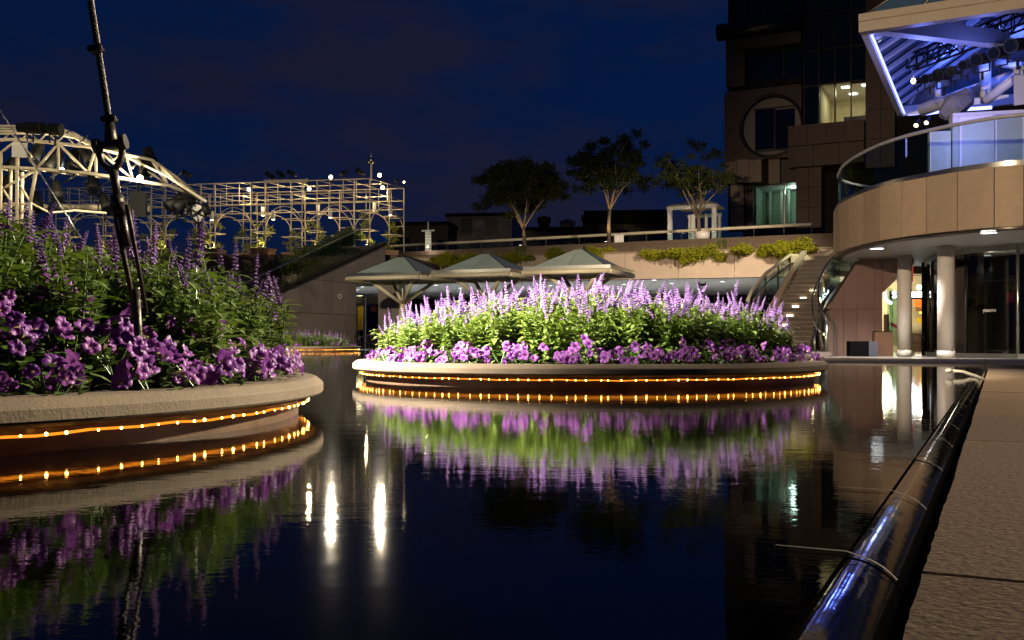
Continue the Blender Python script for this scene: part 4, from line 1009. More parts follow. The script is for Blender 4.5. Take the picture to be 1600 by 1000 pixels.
# uplights at the trees
for (b, w_, pw_) in ((b1_, 'left', 90), (b2t, 'middle', 230), (b3t, 'right', 170)):
    p = b + V(-.25, -.75, .06); t_ = thing('tree_uplight', 'small ground uplight at the foot of the %s terrace tree' % w_, 'uplight', tuple(p))
    MB().tube([p - V(0, 0, .06), p + V(0, 0, .02)], [.07, .09], 10).build('housing', MAT['black'], t_); MB().tube([p + V(0, 0, .024), p + V(0, 0, .03)], .07, 10).build('lens', MAT['smalllamp'], t_)
    lamp('SPOT', p + V(0, 0, .06), pw_, (1, .74, .42), b + V(0, 0, 2.4), 75, .7, .04, t_)

# pavilion
pv = thing('glass_pavilion', 'small white framed pavilion behind the sparse tree', 'pavilion', tuple(XY(1083, 57, 5.3)))
vp = PL(P(1083, 350, 57), GV); z0v = 5.3
def vx(px): return vp.ab(px, 350)[0]
zt_ = vp.ab(1083, 326)[1]
for (x0, x1, nn) in ((1043, 1049, 0), (1112, 1119, 0), (1056, 1060, -2.6), (1104, 1108, -2.6)): MB().pbox(vp, vx(x0), vx(x1), z0v, zt_, nn - .22, nn).build('post', MAT['white'], pv)
MB().pbox(vp, vx(1042), vx(1120), zt_ + .003, zt_ + .2, -.25, .03).build('front_beam', MAT['white'], pv); MB().pbox(vp, vx(1055), vx(1109), zt_ - .2, zt_ - .02, -2.82, -2.62).build('rear_beam', MAT['white'], pv)
rc = [vp.pt(vx(1041), zt_ + .22, .1), vp.pt(vx(1121), zt_ + .22, .1), vp.pt(vx(1115), zt_ + .22, -2.9), vp.pt(vx(1049), zt_ + .22, -2.9)]; apx_ = sum(rc, Vector()) / 4 + V(0, 0, .55)
rf = MB(); [rf.face([rc[i], rc[(i + 1) % 4], apx_]) for i in range(4)]; rf.build('roof', MAT['wsteel'], pv)
MB().pbox(vp, vx(1050), vx(1112), z0v + .35, z0v + .45, -1.2, -1.0).build('bench', MAT['white'], pv); MB().pbox(vp, vx(1062), vx(1068), z0v, zt_, -2.5, -2.4).build('mullion', MAT['white'], pv); MB().pbox(vp, vx(1084), vx(1088), z0v, zt_, -2.5, -2.4).build('mullion', MAT['white'], pv)
MB().pbox(vp, vx(1069), vx(1083), z0v, zt_, -2.46, -2.44).build('pane', MAT['glassg'], pv); MB().pbox(vp, vx(1089), vx(1103), z0v, zt_, -2.46, -2.44).build('pane', MAT['glassg'], pv)
for px in (1046, 1062, 1097, 1115):
    p = vp.pt(vx(px), z0v + .12, .1 if px in (1046, 1115) else -.6); t_ = thing('pavilion_floor_lamp', 'small glowing floor lamp at the pavilion, %s' % {1046: 'outside its left post', 1062: 'inside left', 1097: 'inside right', 1115: 'outside its right post'}[px], 'floor lamp', tuple(p))
    MB().tube([p, p + V(0, 0, .18)], .07, 8).build('lamp_glass', MAT['smalllamp'], t_); MB().tube([p - V(0, 0, .12), p], .09, 8).build('base', MAT['black'], t_)
    lamp('POINT', p + V(0, -.12, .25), 7, (1, .9, .72), size=.08, parent=t_)
# background buildings
def bgbox(px0, px1, py0, py1, d, dd, name, label, mat, parts):
    pl_ = PL(P((px0 + px1) / 2, 350, d), V(1, -.12, 0)); q0, q1 = pl_.ab(px0, 350)[0], pl_.ab(px1, 350)[0]; zt0 = pl_.ab((px0 + px1) / 2, py0)[1]
    t_ = thing(name, label, 'building', tuple(pl_.pt((q0 + q1) / 2, 5.3))); MB().pbox(pl_, q0, q1, 4, zt0, -dd, 0).build('wall', MAT[mat], t_); MB().pbox(pl_, q0 - .15, q1 + .15, zt0 + .003, zt0 + .3, -dd - .15, .15).build('roof_edge', MAT['dark'], t_)
    for (x0, x1, y0, y1, nm, mt) in parts: dbox(x0, x1, y0, y1, .01, .12, nm, mt, t_, pl_)
    return t_, pl_
bgbox(610, 700, 352, 400, 88, 8, 'flat_building', 'low dark building left behind the terrace with sloping roof', 'towerwall', ((620, 640, 372, 384, 'window', 'darkglass'), (684, 694, 374, 396, 'door', 'darkglass')))
t_, pl_ = bgbox(698, 800, 338, 400, 92, 10, 'louvred_building', 'grey louvred plant building behind the leftmost tree', 'panel', ())
for i in range(5): dbox(702 + i * 19, 719 + i * 19, 341, 366, .01, .15, 'louvre_panel', 'dsteel' if i % 2 else 'panel', t_, pl_)
for i in range(7): dbox(735, 776, 377 + i * 2.6, 378.6 + i * 2.6, .01, .3, 'louvre', 'panel', t_, pl_)
t_, pl_ = bgbox(915, 1048, 334, 400, 84, 10, 'arched_window_building', 'long low building with paired arched windows between the trees', 'towerwall', ())
dbox(915, 1048, 330, 350, .02, .5, 'dark_roof', 'dark', t_, pl_)
for px in (965, 976, 1021, 1032):
    a = pl_.ab(px, 366)[0]; zc_ = pl_.ab(px, 364)[1]; r_ = .17 * 84 / 50
    w_ = MB(); w_.prism([pl_.pt(a - r_, zc_ - .8, .05)] + [pl_.pt(a + r_ * math.cos(q), zc_ + r_ * math.sin(q), .05) for q in [math.pi * (1 - i / 8) for i in range(9)]] + [pl_.pt(a + r_, zc_ - .8, .05)], -pl_.N * .03); w_.build('window', MAT['darkglass'], t_)
bgbox(820, 918, 360, 400, 86, 8, 'brown_block', 'plain brown low block left of the arched windows', 'towerwall', ((845, 880, 372, 380, 'pane', 'glassg'),))
for i, (x0, x1, y0, y1, lab) in enumerate(((839, 861, 340, 362, 'black drum-shaped cooling tower on the rooftop left of the middle tree'), (874, 899, 345, 362, 'square ventilation tower on the rooftop right of the black drum'), (908, 930, 337, 362, 'dark water tank on the rooftop behind the middle tree'))):
    c = P((x0 + x1) / 2, y1, 88); r_ = (x1 - x0) / 2 / F * 88; h_ = (y1 - y0) / F * 88; t_ = thing('rooftop_unit', lab, 'rooftop unit', tuple(c))
    MB().tube([c, c + V(0, 0, h_ * .62), c + V(0, 0, h_ * .66), c + V(0, 0, h_)], [r_ * .85, r_ * .8, r_, r_], 14 if i != 1 else 4).build('drum', MAT['black' if i != 1 else 'panel'], t_); MB().tube([c + V(0, 0, h_), c + V(0, 0, h_ * 1.1)], r_ * .4, 8).build('fan_cowl', MAT['black'], t_)
ant = thing('lattice_mast', 'small lit lattice mast right of the pergola', 'mast', tuple(P(670, 398, 56)))
mm = MB(); 
for dx in (-4, 4):
    for dy in (0, .5): mm.tube([P(669 + dx, 398, 56 + dy), P(669 + dx * .9, 361, 56 + dy)], .03, 5)
for i in range(8):
    y = 396 - i * 4.6; mm.tube([P(665, y, 56), P(673, y - 4.6, 56)], .02, 4); mm.tube([P(673, y, 56), P(665, y - 4.6, 56)], .02, 4); mm.tube([P(664, y, 56), P(674, y, 56)], .025, 4)
mm.tube([P(669, 361, 56.2), P(669, 346, 56.2)], .03, 5); mm.build('lattice', MAT['white'], ant); mp_ = MB(); mp_.tube([P(659, 361, 56.2), P(679, 360, 56.2)], .05, 5); mp_.build('crossbar', MAT['white'], ant)
lamp('POINT', P(668, 385, 55), 40, (1, .9, .7), size=.1, parent=ant)
for o_ in [o for o in bpy.data.objects if o.type == 'LIGHT' and o.parent == ant]: pass
MB().ball(P(668, 385, 55) + V(0, .2, 0), .05, 8, 5).build('lamp_glass', MAT['smalllamp'], ant)

# ================================================================== the tower
TW = PL(P(1250, 300, 64), GV)
tow = thing('office_tower', 'tall brown granite office tower with a large round window', 'building', tuple(TW.pt(0, 5.3)))
def ta(px, py=300): return TW.ab(px, py)[0]
def tz(px, py): return TW.ab(px, py)[1]
def tpx(zx_, zy_): return 1110 + zx_ / 2.633, zy_ / 2.633
def tbox(zx0, zx1, zy0, zy1, n0, n1, nm, mt, parent=None, xref=None):
    (x0, y0), (x1, y1) = tpx(zx0, zy0), tpx(zx1, zy1); ym, xm = (y0 + y1) / 2, xref or (x0 + x1) / 2
    return MB().pbox(TW, ta(x0, ym), ta(x1, ym), tz(xm, y1), tz(xm, y0), n0, n1).build(nm, MAT[mt] if isinstance(mt, str) else mt, parent or tow)
# backing mass
MB().pbox(TW, ta(1131), ta(1700), 5.3, 34, -14, -5.6).build('core', MAT['dark'], tow)
for q_ in ((57, 372, -60, 750), (57, 170, 752, 945), (356, 462, 692, 945), (380, 446, -60, 514), (446, 642, -60, 333), (330, 642, 515, 690), (642, 1500, -60, 945), (462, 642, 692, 945)): tbox(q_[0], q_[1], q_[2], q_[3], -1.3, -1.03, 'wall_backing', 'dark')
def panels(zx0, zx1, zy0, zy1, cols, rows, n0, n1, mt, nm='stone_panel'):
    xs = [zx0 + (zx1 - zx0) * i / cols for i in range(cols + 1)]; ys = [zy0 + (zy1 - zy0) * j / rows for j in range(rows + 1)]
    for i in range(cols):
        for j in range(rows): tbox(xs[i] + .7, xs[i + 1] - .7, ys[j] + .7, ys[j + 1] - .7, n0, n1 + random.uniform(-.01, .01), nm, mt, None, tpx((zx0 + zx1) / 2, 0)[0])
# upper dark curtain wall over the cornice
panels(97, 372, -60, 88, 5, 2, -1, -.3, 'darkglass', 'curtain_pane')
for x in (97, 148, 203, 258, 313, 372): tbox(x - 2, x + 2, -60, 92, -.9, -.15, 'mullion', 'dsteel')
# cornice
c0, c1 = tpx(36, 0)[0], tpx(375, 0)[0]; zc0 = tz(1250, tpx(0, 97)[1])
cn = MB(); cn.tube([TW.pt(ta(c0), zc0, .35), TW.pt(ta(c1), zc0, .35)], .55, 16); cn.build('cornice_roll', MAT['dsteel'], tow)
MB().pbox(TW, ta(c0) + .6, ta(c1), zc0 - 1.25, zc0 - .4, -1, .2).build('cornice_course', MAT['towerwall'], tow)
panels(62, 372, 128, 188, 3, 1, -1, 0, 'towerwall')
panels(62, 140, 190, 355, 1, 2, -1, -.1, 'towerwall')
tbox(142, 372, 190, 350, -.9, -.6, 'window', 'darkglass'); 
for x in (183, 297): tbox(x - 3, x + 3, 192, 325, -.55, -.4, 'mullion', 'dsteel')
tbox(142, 372, 325, 350, -.55, -.2, 'sill', 'dark')
# wall with the round window
ccx, ccy = tpx(250, 518); ca, cz_ = ta(ccx, ccy), tz(ccx, ccy); rr_ = (ta(*tpx(380, 518)) - ta(*tpx(120, 518))) / 2
L_, R_, T_, B_2 = ta(*tpx(57, 518)), ta(*tpx(375, 518)), tz(ccx, tpx(0, 358)[1]), tz(ccx, tpx(0, 652)[1])
def ring_panel(w0, w1, mt):
    mb = MB(); n = 12; inn = []; out = []
    for i in range(n + 1):
        w = w0 + (w1 - w0) * i / n; cx_, sy_ = math.cos(w), math.sin(w)
        k_ = min((R_ - ca) / cx_ if cx_ > 1e-6 else 1e9, (L_ - ca) / cx_ if cx_ < -1e-6 else 1e9, (T_ - cz_) / sy_ if sy_ > 1e-6 else 1e9, (B_2 - cz_) / sy_ if sy_ < -1e-6 else 1e9)
        k_ = max(k_, rr_ * 1.02)
        inn.append((ca + rr_ * cx_, cz_ + rr_ * sy_)); out.append((ca + k_ * cx_, cz_ + k_ * sy_))
    for i in range(n):
        q = [inn[i], inn[i + 1], out[i + 1], out[i]]
        mb.face([TW.pt(a, b, 0) for a, b in q]); mb.face([TW.pt(inn[i][0], inn[i][1], 0), TW.pt(inn[i + 1][0], inn[i + 1][1], 0), TW.pt(inn[i + 1][0], inn[i + 1][1], -.9), TW.pt(inn[i][0], inn[i][1], -.9)])
    mb.build('arched_stone', mt, tow)
cw = [math.atan2(T_ - cz_, R_ - ca), math.pi / 2, math.atan2(T_ - cz_, L_ - ca), math.pi - .02, math.atan2(B_2 - cz_, L_ - ca) + 2 * math.pi, 1.5 * math.pi, math.atan2(B_2 - cz_, R_ - ca) + 2 * math.pi, 2 * math.pi]
cw2 = [0] + cw
for i in range(len(cw2) - 1): ring_panel(cw2[i] + .006, cw2[i + 1] - .006, MAT['towerwall'])
rg = MB(); rg.tube([TW.pt(ca + (rr_ - .05) * math.cos(w), cz_ + (rr_ - .05) * math.sin(w), .02) for w in [2 * math.pi * i / 40 for i in range(40)]], .10, 6, closed=True); 
rwin = rg.build('round_window', MAT['dsteel'], tow)
dsc = MB(); dsc.prism([TW.pt(ca + rr_ * math.cos(w), cz_ + rr_ * math.sin(w), -.75) for w in [2 * math.pi * i / 40 for i in range(40)]], TW.N * .05); dsc.build('spandrel', MAT['panel'], rwin)
tbox(175, 254, 440, 608, -.69, -.64, 'pane', 'darkglass', rwin); tbox(260, 340, 440, 608, -.69, -.64, 'pane', 'darkglass', rwin); tbox(254, 260, 436, 612, -.69, -.6, 'mullion', 'dsteel', rwin); tbox(172, 344, 608, 614, -.69, -.55, 'sill', 'dsteel', rwin); tbox(172, 344, 432, 438, -.69, -.6, 'head', 'dsteel', rwin)
# lower storey
panels(57, 210, 655, 752, 3, 1, -1, 0, 'towerlight'); tbox(238, 284, 654, 752, -.6, -.1, 'stone_panel', 'towerlight'); panels(290, 352, 655, 752, 1, 1, -1, 0, 'towerwall')
panels(82, 136, 760, 940, 1, 2, -1, -.05, 'towerlight'); panels(137, 170, 760, 940, 1, 1, -1, -.4, 'towerwall')
lw = MAT['loungewall'] = M('pale_green_plaster', (.42, .52, .42), rough=.7)
lob = thing('lit_lobby', 'pale green lit lobby room behind the tower ground floor window', 'room', tuple(TW.pt(ta(1210), 5.3, -3)))
for (a_, b_, z_, y_) in ((172, 355, 755, 922),):
    (x0, y0), (x1, y1) = tpx(a_, z_), tpx(b_, y_); q0, q1 = ta(x0, 320), ta(x1, 320); zb, zt0 = tz(1210, y1), tz(1210, y0)
    MB().pbox(TW, q0, q1, zb, zt0, -4.2, -4.1).build('back_wall', lw, lob); MB().pbox(TW, q0, q1, zt0 - .02, zt0 + .05, -4.1, -.95).build('ceiling', MAT['soffit'], lob); MB().pbox(TW, q0, q0 + .05, zb, zt0 - .03, -4.09, -.95).build('side_wall', lw, lob); MB().pbox(TW, q0 + .06, q1, zb - .1, zb, -4.09, -.95).build('floor', MAT['granite2'], lob)
    for q in (.18, .45, .62): MB().pbox(TW, q0 + (q1 - q0) * q, q0 + (q1 - q0) * (q + .05), zb + .003, zt0 - .05, -3.0, -2.8).build('column', MAT['column'], lob)
    p = TW.pt(q0 + (q1 - q0) * .8, zt0 - .05, -2); MB().tube([p, p + V(0, 0, .02)], .18, 10).build('lamp_glass', MAT['down'], lob); lamp('POINT', p - V(0, 0, .25), 42, (.75, 1, .85), size=.15, parent=lob)
tw_w = tbox(172, 292, 756, 920, -.92, -.9, 'window', 'glassg'); tbox(298, 354, 756, 920, -.92, -.9, 'window', 'glassg'); tbox(292, 298, 756, 922, -.92, -.8, 'mullion', 'steel'); tbox(170, 356, 920, 930, -.92, -.6, 'sill', 'dsteel')
# projecting bay
panels(330, 640, 516, 600, 4, 1, -1, .9, 'towerwall'); panels(330, 640, 602, 688, 3, 1, -1, .9, 'towerwall'); panels(355, 460, 690, 940, 2, 3, -1, .3, 'towerwall'); panels(640, 760, 330, 690, 2, 3, -1, .1, 'towerwall'); panels(640, 780, -60, 330, 2, 3, -1, .1, 'towerwall')
# glass curtain wall
xs = [385, 445, 512, 578, 640]; ys = [-60, 48, 196, 340, 512]
for i in range(4):
    for j in range(4):
        if j == 3 and i >= 1: continue
        tbox(xs[i] + 2, xs[i + 1] - 2, ys[j] + 2, ys[j + 1] - 2, -.3, -.25, 'curtain_pane', 'darkglass')
for x in xs: tbox(x - 2.5, x + 2.5, -60, 512, -.3, -.05, 'mullion', 'dsteel')
for y in ys[1:4]: tbox(385, 640, y - 2.5, y + 2.5, -.3, -.1, 'transom', 'dsteel')
# lit office
ofw = M('office_wall', (.62, .56, .36), rough=.7)
off = thing('lit_office', 'yellowish lit office room high in the tower', 'room', tuple(TW.pt(ta(1317), tz(1317, 194), -2)))
(x0, y0), (x1, y1) = tpx(446, 336), tpx(640, 512); q0, q1, zb, zt0 = ta(x0, 160), ta(x1, 160), tz(1317, y1), tz(1317, y0)
MB().pbox(TW, q0, q1, zb, zt0, -5.2, -5.1).build('back_wall', ofw, off); MB().pbox(TW, q0, q1, zt0, zt0 + .1, -5.1, -.35).build('ceiling', MAT['soffit'], off); MB().pbox(TW, q0, q0 + .06, zb, zt0 - .02, -5.09, -.35).build('side_wall', ofw, off); MB().pbox(TW, q1 - .06, q1, zb, zt0 - .02, -5.09, -.35).build('side_wall', ofw, off); MB().pbox(TW, q0 + .07, q1 - .07, zb - .1, zb, -5.09, -.35).build('floor', MAT['granite2'], off)
MAT['officelamp'] = emis('office_ceiling_lamp', (1, .95, .72), 5)
for (f_, n_) in ((.42, -1.2), (.5, -3.2), (.86, -1.2), (.9, -3.0)): MB().pbox(TW, q0 + (q1 - q0) * f_, q0 + (q1 - q0) * (f_ + .17), zt0 - .04, zt0 - .02, n_ - .5, n_).build('ceiling_lamp', MAT['officelamp'], off)
MB().pbox(TW, q0 + 1.3, q0 + 3.2, zb + .003, zb + .8, -2.2, -1.6).build('desk', MAT['panel'], off)
for i in range(1, 4): tbox(xs[i] + 3, xs[i + 1] - 3, 344, 510, -.29, -.27, 'window', 'glassc')
lamp('AREA', TW.pt((q0 + q1) / 2, zt0 - .1, -2.4), 60, (1, .92, .62), TW.pt((q0 + q1) / 2, zb, -2.4), size=1.4, parent=off)

# ================================================================== round balcony building on the right
random.seed(91)
ctrl = [(26, 27.8), (20, 25.9), (16, 25.35), (14.5, 25.5), (13.3, 25.87), (12.71, 26.25), (12.13, 26.93), (11.64, 27.78), (11.23, 28.7), (10.97, 29.7), (10.86, 31), (10.9, 32.6), (11.15, 34.3), (11.9, 36.6), (13.4, 38.2), (15.4, 39.0), (20, 39.6), (26, 40)]
def crom(pts, m=10):
    out = []
    for i in range(len(pts) - 1):
        p0, p1, p2, p3 = [Vector(pts[max(0, min(len(pts) - 1, j))]) for j in (i - 1, i, i + 1, i + 2)]
        for q in range(m):
            t = q / m; out.append(.5 * ((2 * p1) + (p2 - p0) * t + (2 * p0 - 5 * p1 + 4 * p2 - p3) * t * t + (3 * p1 - p0 - 3 * p2 + p3) * t ** 3))
    out.append(Vector(pts[-1])); return out
OUTL = crom(ctrl)
def inset(pts, d):
    out = []
    for i, p in enumerate(pts):
        t = pts[min(i + 1, len(pts) - 1)] - pts[max(i - 1, 0)]; n = Vector((t.y, -t.x)).normalized()   # outline runs right to left along the front
        out.append(p + n * (-d))
    # n points outward or inward? make sure inset moves towards (16,32)
    if (out[50] - Vector((16, 32))).length > (pts[50] - Vector((16, 32))).length: out = [2 * p - q for p, q in zip(pts, out)]
    return out
Z0, Z1 = 3.26, 4.85
bb = thing('round_balcony_building', 'curved building end with tan fascia panels, white soffit and glass balcony', 'building', (15, 30, -.26))
IN1 = inset(OUTL, .10); IN2 = inset(OUTL, .35)
pxb = [2000, 1680, 1605, 1553.8, 1500.6, 1451.6, 1411, 1376.6, 1348.6, 1328.4, 1314.4, 1306, 1302.5]
def pxof(p): return 800 + F * p.x / p.y
lim = []; j = 0
kmin = min(range(len(OUTL)), key=lambda i: pxof(OUTL[i]))
cuts = [0]
for b_ in pxb[1:-1]:
    for i in range(cuts[-1], kmin + 1):
        if pxof(OUTL[i]) <= b_: cuts.append(i); break
cuts.append(kmin)
i = kmin
while i < len(OUTL) - 1: i = min(i + 6, len(OUTL) - 1); cuts.append(i)
def subline(pts, i0, i1, g=.012):
    s = [p.copy() for p in pts[i0:i1 + 1]]
    if len(s) < 2: return s
    d0 = (s[1] - s[0]).normalized(); d1 = (s[-2] - s[-1]).normalized(); s[0] = s[0] + d0 * g; s[-1] = s[-1] + d1 * g; return s
def curtain(line, inner, z0, z1):
    mb = MB(); n = len(line)
    for rng, z in ((line, z0), (line, z1), (inner, z1), (inner, z0)): mb.v += [(p.x, p.y, z) for p in rng]
    for i in range(n - 1):
        for r0, r1 in ((0, 1), (1, 2), (2, 3), (3, 0)):
            mb.f.append((r0 * n + i, r0 * n + i + 1, r1 * n + i + 1, r1 * n + i)); mb.sm.append(False)
    for i in (0, n - 1): mb.f.append((i, n + i, 2 * n + i, 3 * n + i)); mb.sm.append(False)
    return mb
for i0, i1 in zip(cuts[:-1], cuts[1:]):
    if i1 <= i0: continue
    curtain(subline(OUTL, i0, i1), subline(IN1, i0, i1), Z0, Z1).build('fascia_panel', MAT['fascia'], bb)
curtain(inset(OUTL, .101), IN2, Z0 + .003, Z1 - .004).build('fascia_backing', MAT['joint'], bb)
sof = MB(); ip = inset(OUTL, .05); sof.prism([V(p.x, p.y, Z0 - .06) for p in ip], (0, 0, .055)); sof.build('soffit_edge', MAT['dsteel'], bb)
sof = MB(); ip = inset(OUTL, .30); sof.prism([V(p.x, p.y, Z0 - .08) for p in ip], (0, 0, .018)); sof.build('soffit', MAT['soffit'], bb)
flo = MB(); flo.prism([V(p.x, p.y, Z1 - .2) for p in IN2], (0, 0, .19)); flo.build('balcony_floor', MAT['granite2'], bb)
# balustrade of curved glass
GL = inset(OUTL, .16); GLi = inset(OUTL, .18)
curtain(inset(OUTL, .06), inset(OUTL, .26), Z1 + .004, Z1 + .14).build('balustrade_base', MAT['steel'], bb)
for i0, i1 in zip(cuts[:-1], cuts[1:]):
    if i1 <= i0: continue
    curtain(subline(GL, i0, i1, .02), subline(GLi, i0, i1, .02), Z1 + .145, 6.14).build('glass_pane', MAT['glassg'], bb)
hr = MB(); hr.tube([V(p.x, p.y, 6.18) for p in inset(OUTL, .17)], .055, 8); hr.build('balcony_handrail', M('grey_handrail', (.30, .29, .32), rough=.4), bb)
# white walls on the balcony
MAT['canopywhite'] = M('grey_white_paint', (.55, .55, .58), rough=.5, var=.05)
wl = thing('balcony_wall', 'white balcony wall tinted violet by the stage light', 'wall', (13.5, 29, 4.85))
wp = PL(P(1480, 220, 29.5), V(1, -.25, 0))
dbox(1453, 1486, 205, 268, -.4, 0, 'low_wall', 'canopywhite', wl, wp); dbox(1457, 1485, 201, 205, -.38, -.02, 'grille', 'dark', wl, wp)
for x0, x1 in ((1487.3, 1497), (1497.5, 1552), (1552.6, 1612), (1612.6, 1680)): dbox(x0, x1, 180, 262, -.5, .12, 'wall_panel', 'canopywhite', wl, wp)
dbox(1487, 1680, 174, 179.5, -.5, .18, 'wall_cap', 'canopywhite', wl, wp)
# soffit downlights
for (px, py, w_) in ((1370.5, 388.4, 'left one under the round balcony'), (1393.5, 406.8, 'rear one under the round balcony, near the thin column'), (1545, 363.8, 'right one above the dark shop window')):
    p = PZ(px, py, Z0 - .1); t_ = thing('soffit_downlight', 'bright recessed soffit downlight, ' + w_, 'downlight', tuple(p)); MB().tube([p, p + V(0, 0, .015)], .2, 14).build('lamp_glass', MAT['down'], t_)
    MB().tube([p + V(.22 * math.cos(w), .22 * math.sin(w), .008) for w in [2 * math.pi * q / 14 for q in range(14)]], .02, 5, closed=True).build('trim_ring', MAT['white'], t_)
    lamp('SPOT', p - V(0, 0, .03), 1700, (1, .95, .86), p - V(0, 0, 3), 130, .6, .1, t_)
# columns
for (px, d, r_, w_) in ((1413.5, 34.0, .235, 'slim pale round column in front of the lit shop, left of the two'), (1478, 30.6, .25, 'pale round column before the dark glass front, right of the two')):
    c = XY(px, d, -.26); t_ = thing('round_column', w_, 'column', tuple(c)); MB().tube([c + V(0, 0, .24), c + V(0, 0, Z0 + .26 - .08)], r_, 28).build('shaft', MAT['column'], t_)
    MB().tube([c, c + V(0, 0, .225)], r_ * 1.04, 28).build('base', MAT['column'], t_)
# dark glass shop front
sf = thing('glass_shop', 'dark curved glass shop front under the round balcony', 'shop front', tuple(XY(1500, 31, -.26)))
plan = [(1447, 37.0), (1450, 35.6), (1456, 34.3), (1466, 33.2), (1509, 31.4), (1590.5, 29.8), (1690, 29.2)]
pts = [XY(a, b) for a, b in plan]
for i in range(len(pts) - 1):
    a, b = pts[i], pts[i + 1]; pl_ = PL(a, b - a); L = (b - a).length
    MB().pbox(pl_, .04, L - .04, -.12, Z0 - .25, -.03, -.015).build('glass_pane', MAT['glassd'], sf)
    MB().pbox(pl_, 0, L, -.26, -.122, -.08, .04).build('plinth', MAT['steel'], sf); MB().pbox(pl_, 0, L, Z0 - .25, Z0 - .085, -.1, .05).build('head_rail', MAT['steel'], sf)
for i, a in enumerate(pts): MB().tube([V(a.x, a.y, -.12), V(a.x, a.y, Z0 - .26)], .05 if i > 3 else .035, 8).build('mullion', MAT['dsteel' if i != 5 else 'steel'], sf)
a, b = pts[4], pts[5]; spl = PL(a, b - a)
# dim things inside the shop
si = thing('shop_interior', 'dim interior of the dark shop with a framed doorway', 'room', tuple(XY(1550, 33, -.26)))
ipl = PL(XY(1550, 34.5), b - a); dbox(1440, 1760, 360, 558, -.1, 0, 'back_wall', 'dark', si, ipl)
ip2 = PL(XY(1550, 31.6), b - a)
for (x0, x1, y0, y1) in ((1538.5, 1541, 437, 552), (1585, 1587.5, 437, 552), (1541, 1585, 437, 439), (1541, 1585, 546.5, 549)): dbox(x0, x1, y0, y1, -.04, .02, 'door_frame', 'steel', si, ip2)
dbox(1572, 1586, 458, 473, -.03, .0, 'poster', 'magenta', si, ip2); dbox(1514, 1527, 380, 556, -.3, 0, 'inner_pillar', 'towerwall', si, ip2)
lamp('POINT', XY(1548, 32.4, 2.6), 24, (1, .9, .75), size=.1, parent=si)
# lettering on the glass
def text(body, pl_, px, py, h, mat, parent, name='lettering', depth=.004, n=.01):
    cu = bpy.data.curves.new('txt', 'FONT'); cu.body = body; cu.size = h; cu.extrude = depth; tmp = bpy.data.objects.new('txt', cu); COL.objects.link(tmp)
    dg_ = bpy.context.evaluated_depsgraph_get(); me = bpy.data.meshes.new_from_object(tmp.evaluated_get(dg_)); bpy.data.objects.remove(tmp)
    me.materials.clear(); me.materials.append(mat); o = bpy.data.objects.new(name, me); COL.objects.link(o)
    a_, b_ = pl_.ab(px, py); m = Matrix((pl_.U, UP, pl_.N)).transposed().to_4x4(); m.translation = pl_.pt(a_, b_, n)
    o.matrix_world = m
    if parent is not None: o.parent = parent; o.matrix_parent_inverse = Matrix.Translation(-parent.location)
    return o
bpy.context.view_layer.update()
text('ystems', spl, 1536, 487.5, .165, M('white_vinyl', (.85, .82, .76), rough=.6), sf)

# ================================================================== stairs
st = thing('outdoor_staircase', 'dark stone staircase climbing behind the lit planter with step lights', 'staircase', tuple(XY(1220, 34.5, -.26)))
NS = 22; zL = 3.6
def sl(t): return XY(1168 + (1252 - 1168) * t, 34.5 + 5 * t), XY(1262 + (1304 - 1262) * t, 34.3 + 4.6 * t)
MAT['step'] = M('dark_stair_stone', (.07, .048, .034), rough=.55, var=.2, scale=8, bump=.1); MAT['tread'] = M('stair_tread_stone', (.16, .115, .085), rough=.6, var=.2)
for i in range(NS):
    t0, t1 = i / NS, (i + 1.3) / NS; z = -.26 + (zL + .26) * (i + 1) / NS; a, b = sl(t0); c_, d_ = sl(min(t1, 1.06))
    q = [V(a.x, a.y, -.26 if i < 2 else z - .5), V(b.x, b.y, -.26 if i < 2 else z - .5), V(d_.x, d_.y, -.26 if i < 2 else z - .5), V(c_.x, c_.y, -.26 if i < 2 else z - .5)]
    MB().hexa(q + [V(p.x, p.y, z - .05) for p in q]).build('riser', MAT['step'], st)
    ov = (c_ - a); ov.z = 0; ov = ov.normalized() * -.05; q2 = [q[0] + ov, q[1] + ov, q[2], q[3]]
    MB().hexa([V(p.x, p.y, z - .047) for p in q2] + [V(p.x, p.y, z) for p in q2]).build('tread', MAT['tread'], st)
for (px, py) in ((1270, 453), (1255, 466), (1243, 479), (1234, 493), (1225, 508), (1220, 522)):
    # find the riser this lamp sits on
    best = None
    for i in range(NS):
        z = -.26 + (zL + .26) * (i + .5) / NS; a, b = sl(i / NS); p = PL(a, b - a).hit(px, py)
        if best is None or abs(p.z - z) < best[0]: best = (abs(p.z - z), PL(a, b - a), p.z, px, py)
    pl_ = best[1]; a_, z_ = pl_.ab(px, py)
    MB().pbox(pl_, a_ - .11, a_ + .11, z_ - .03, z_ + .03, -.02, .03).build('step_light', MAT['steplamp'], st)
    lamp('POINT', pl_.pt(a_, z_, .16), 2.0, (1, .85, .5), size=.05, parent=st)
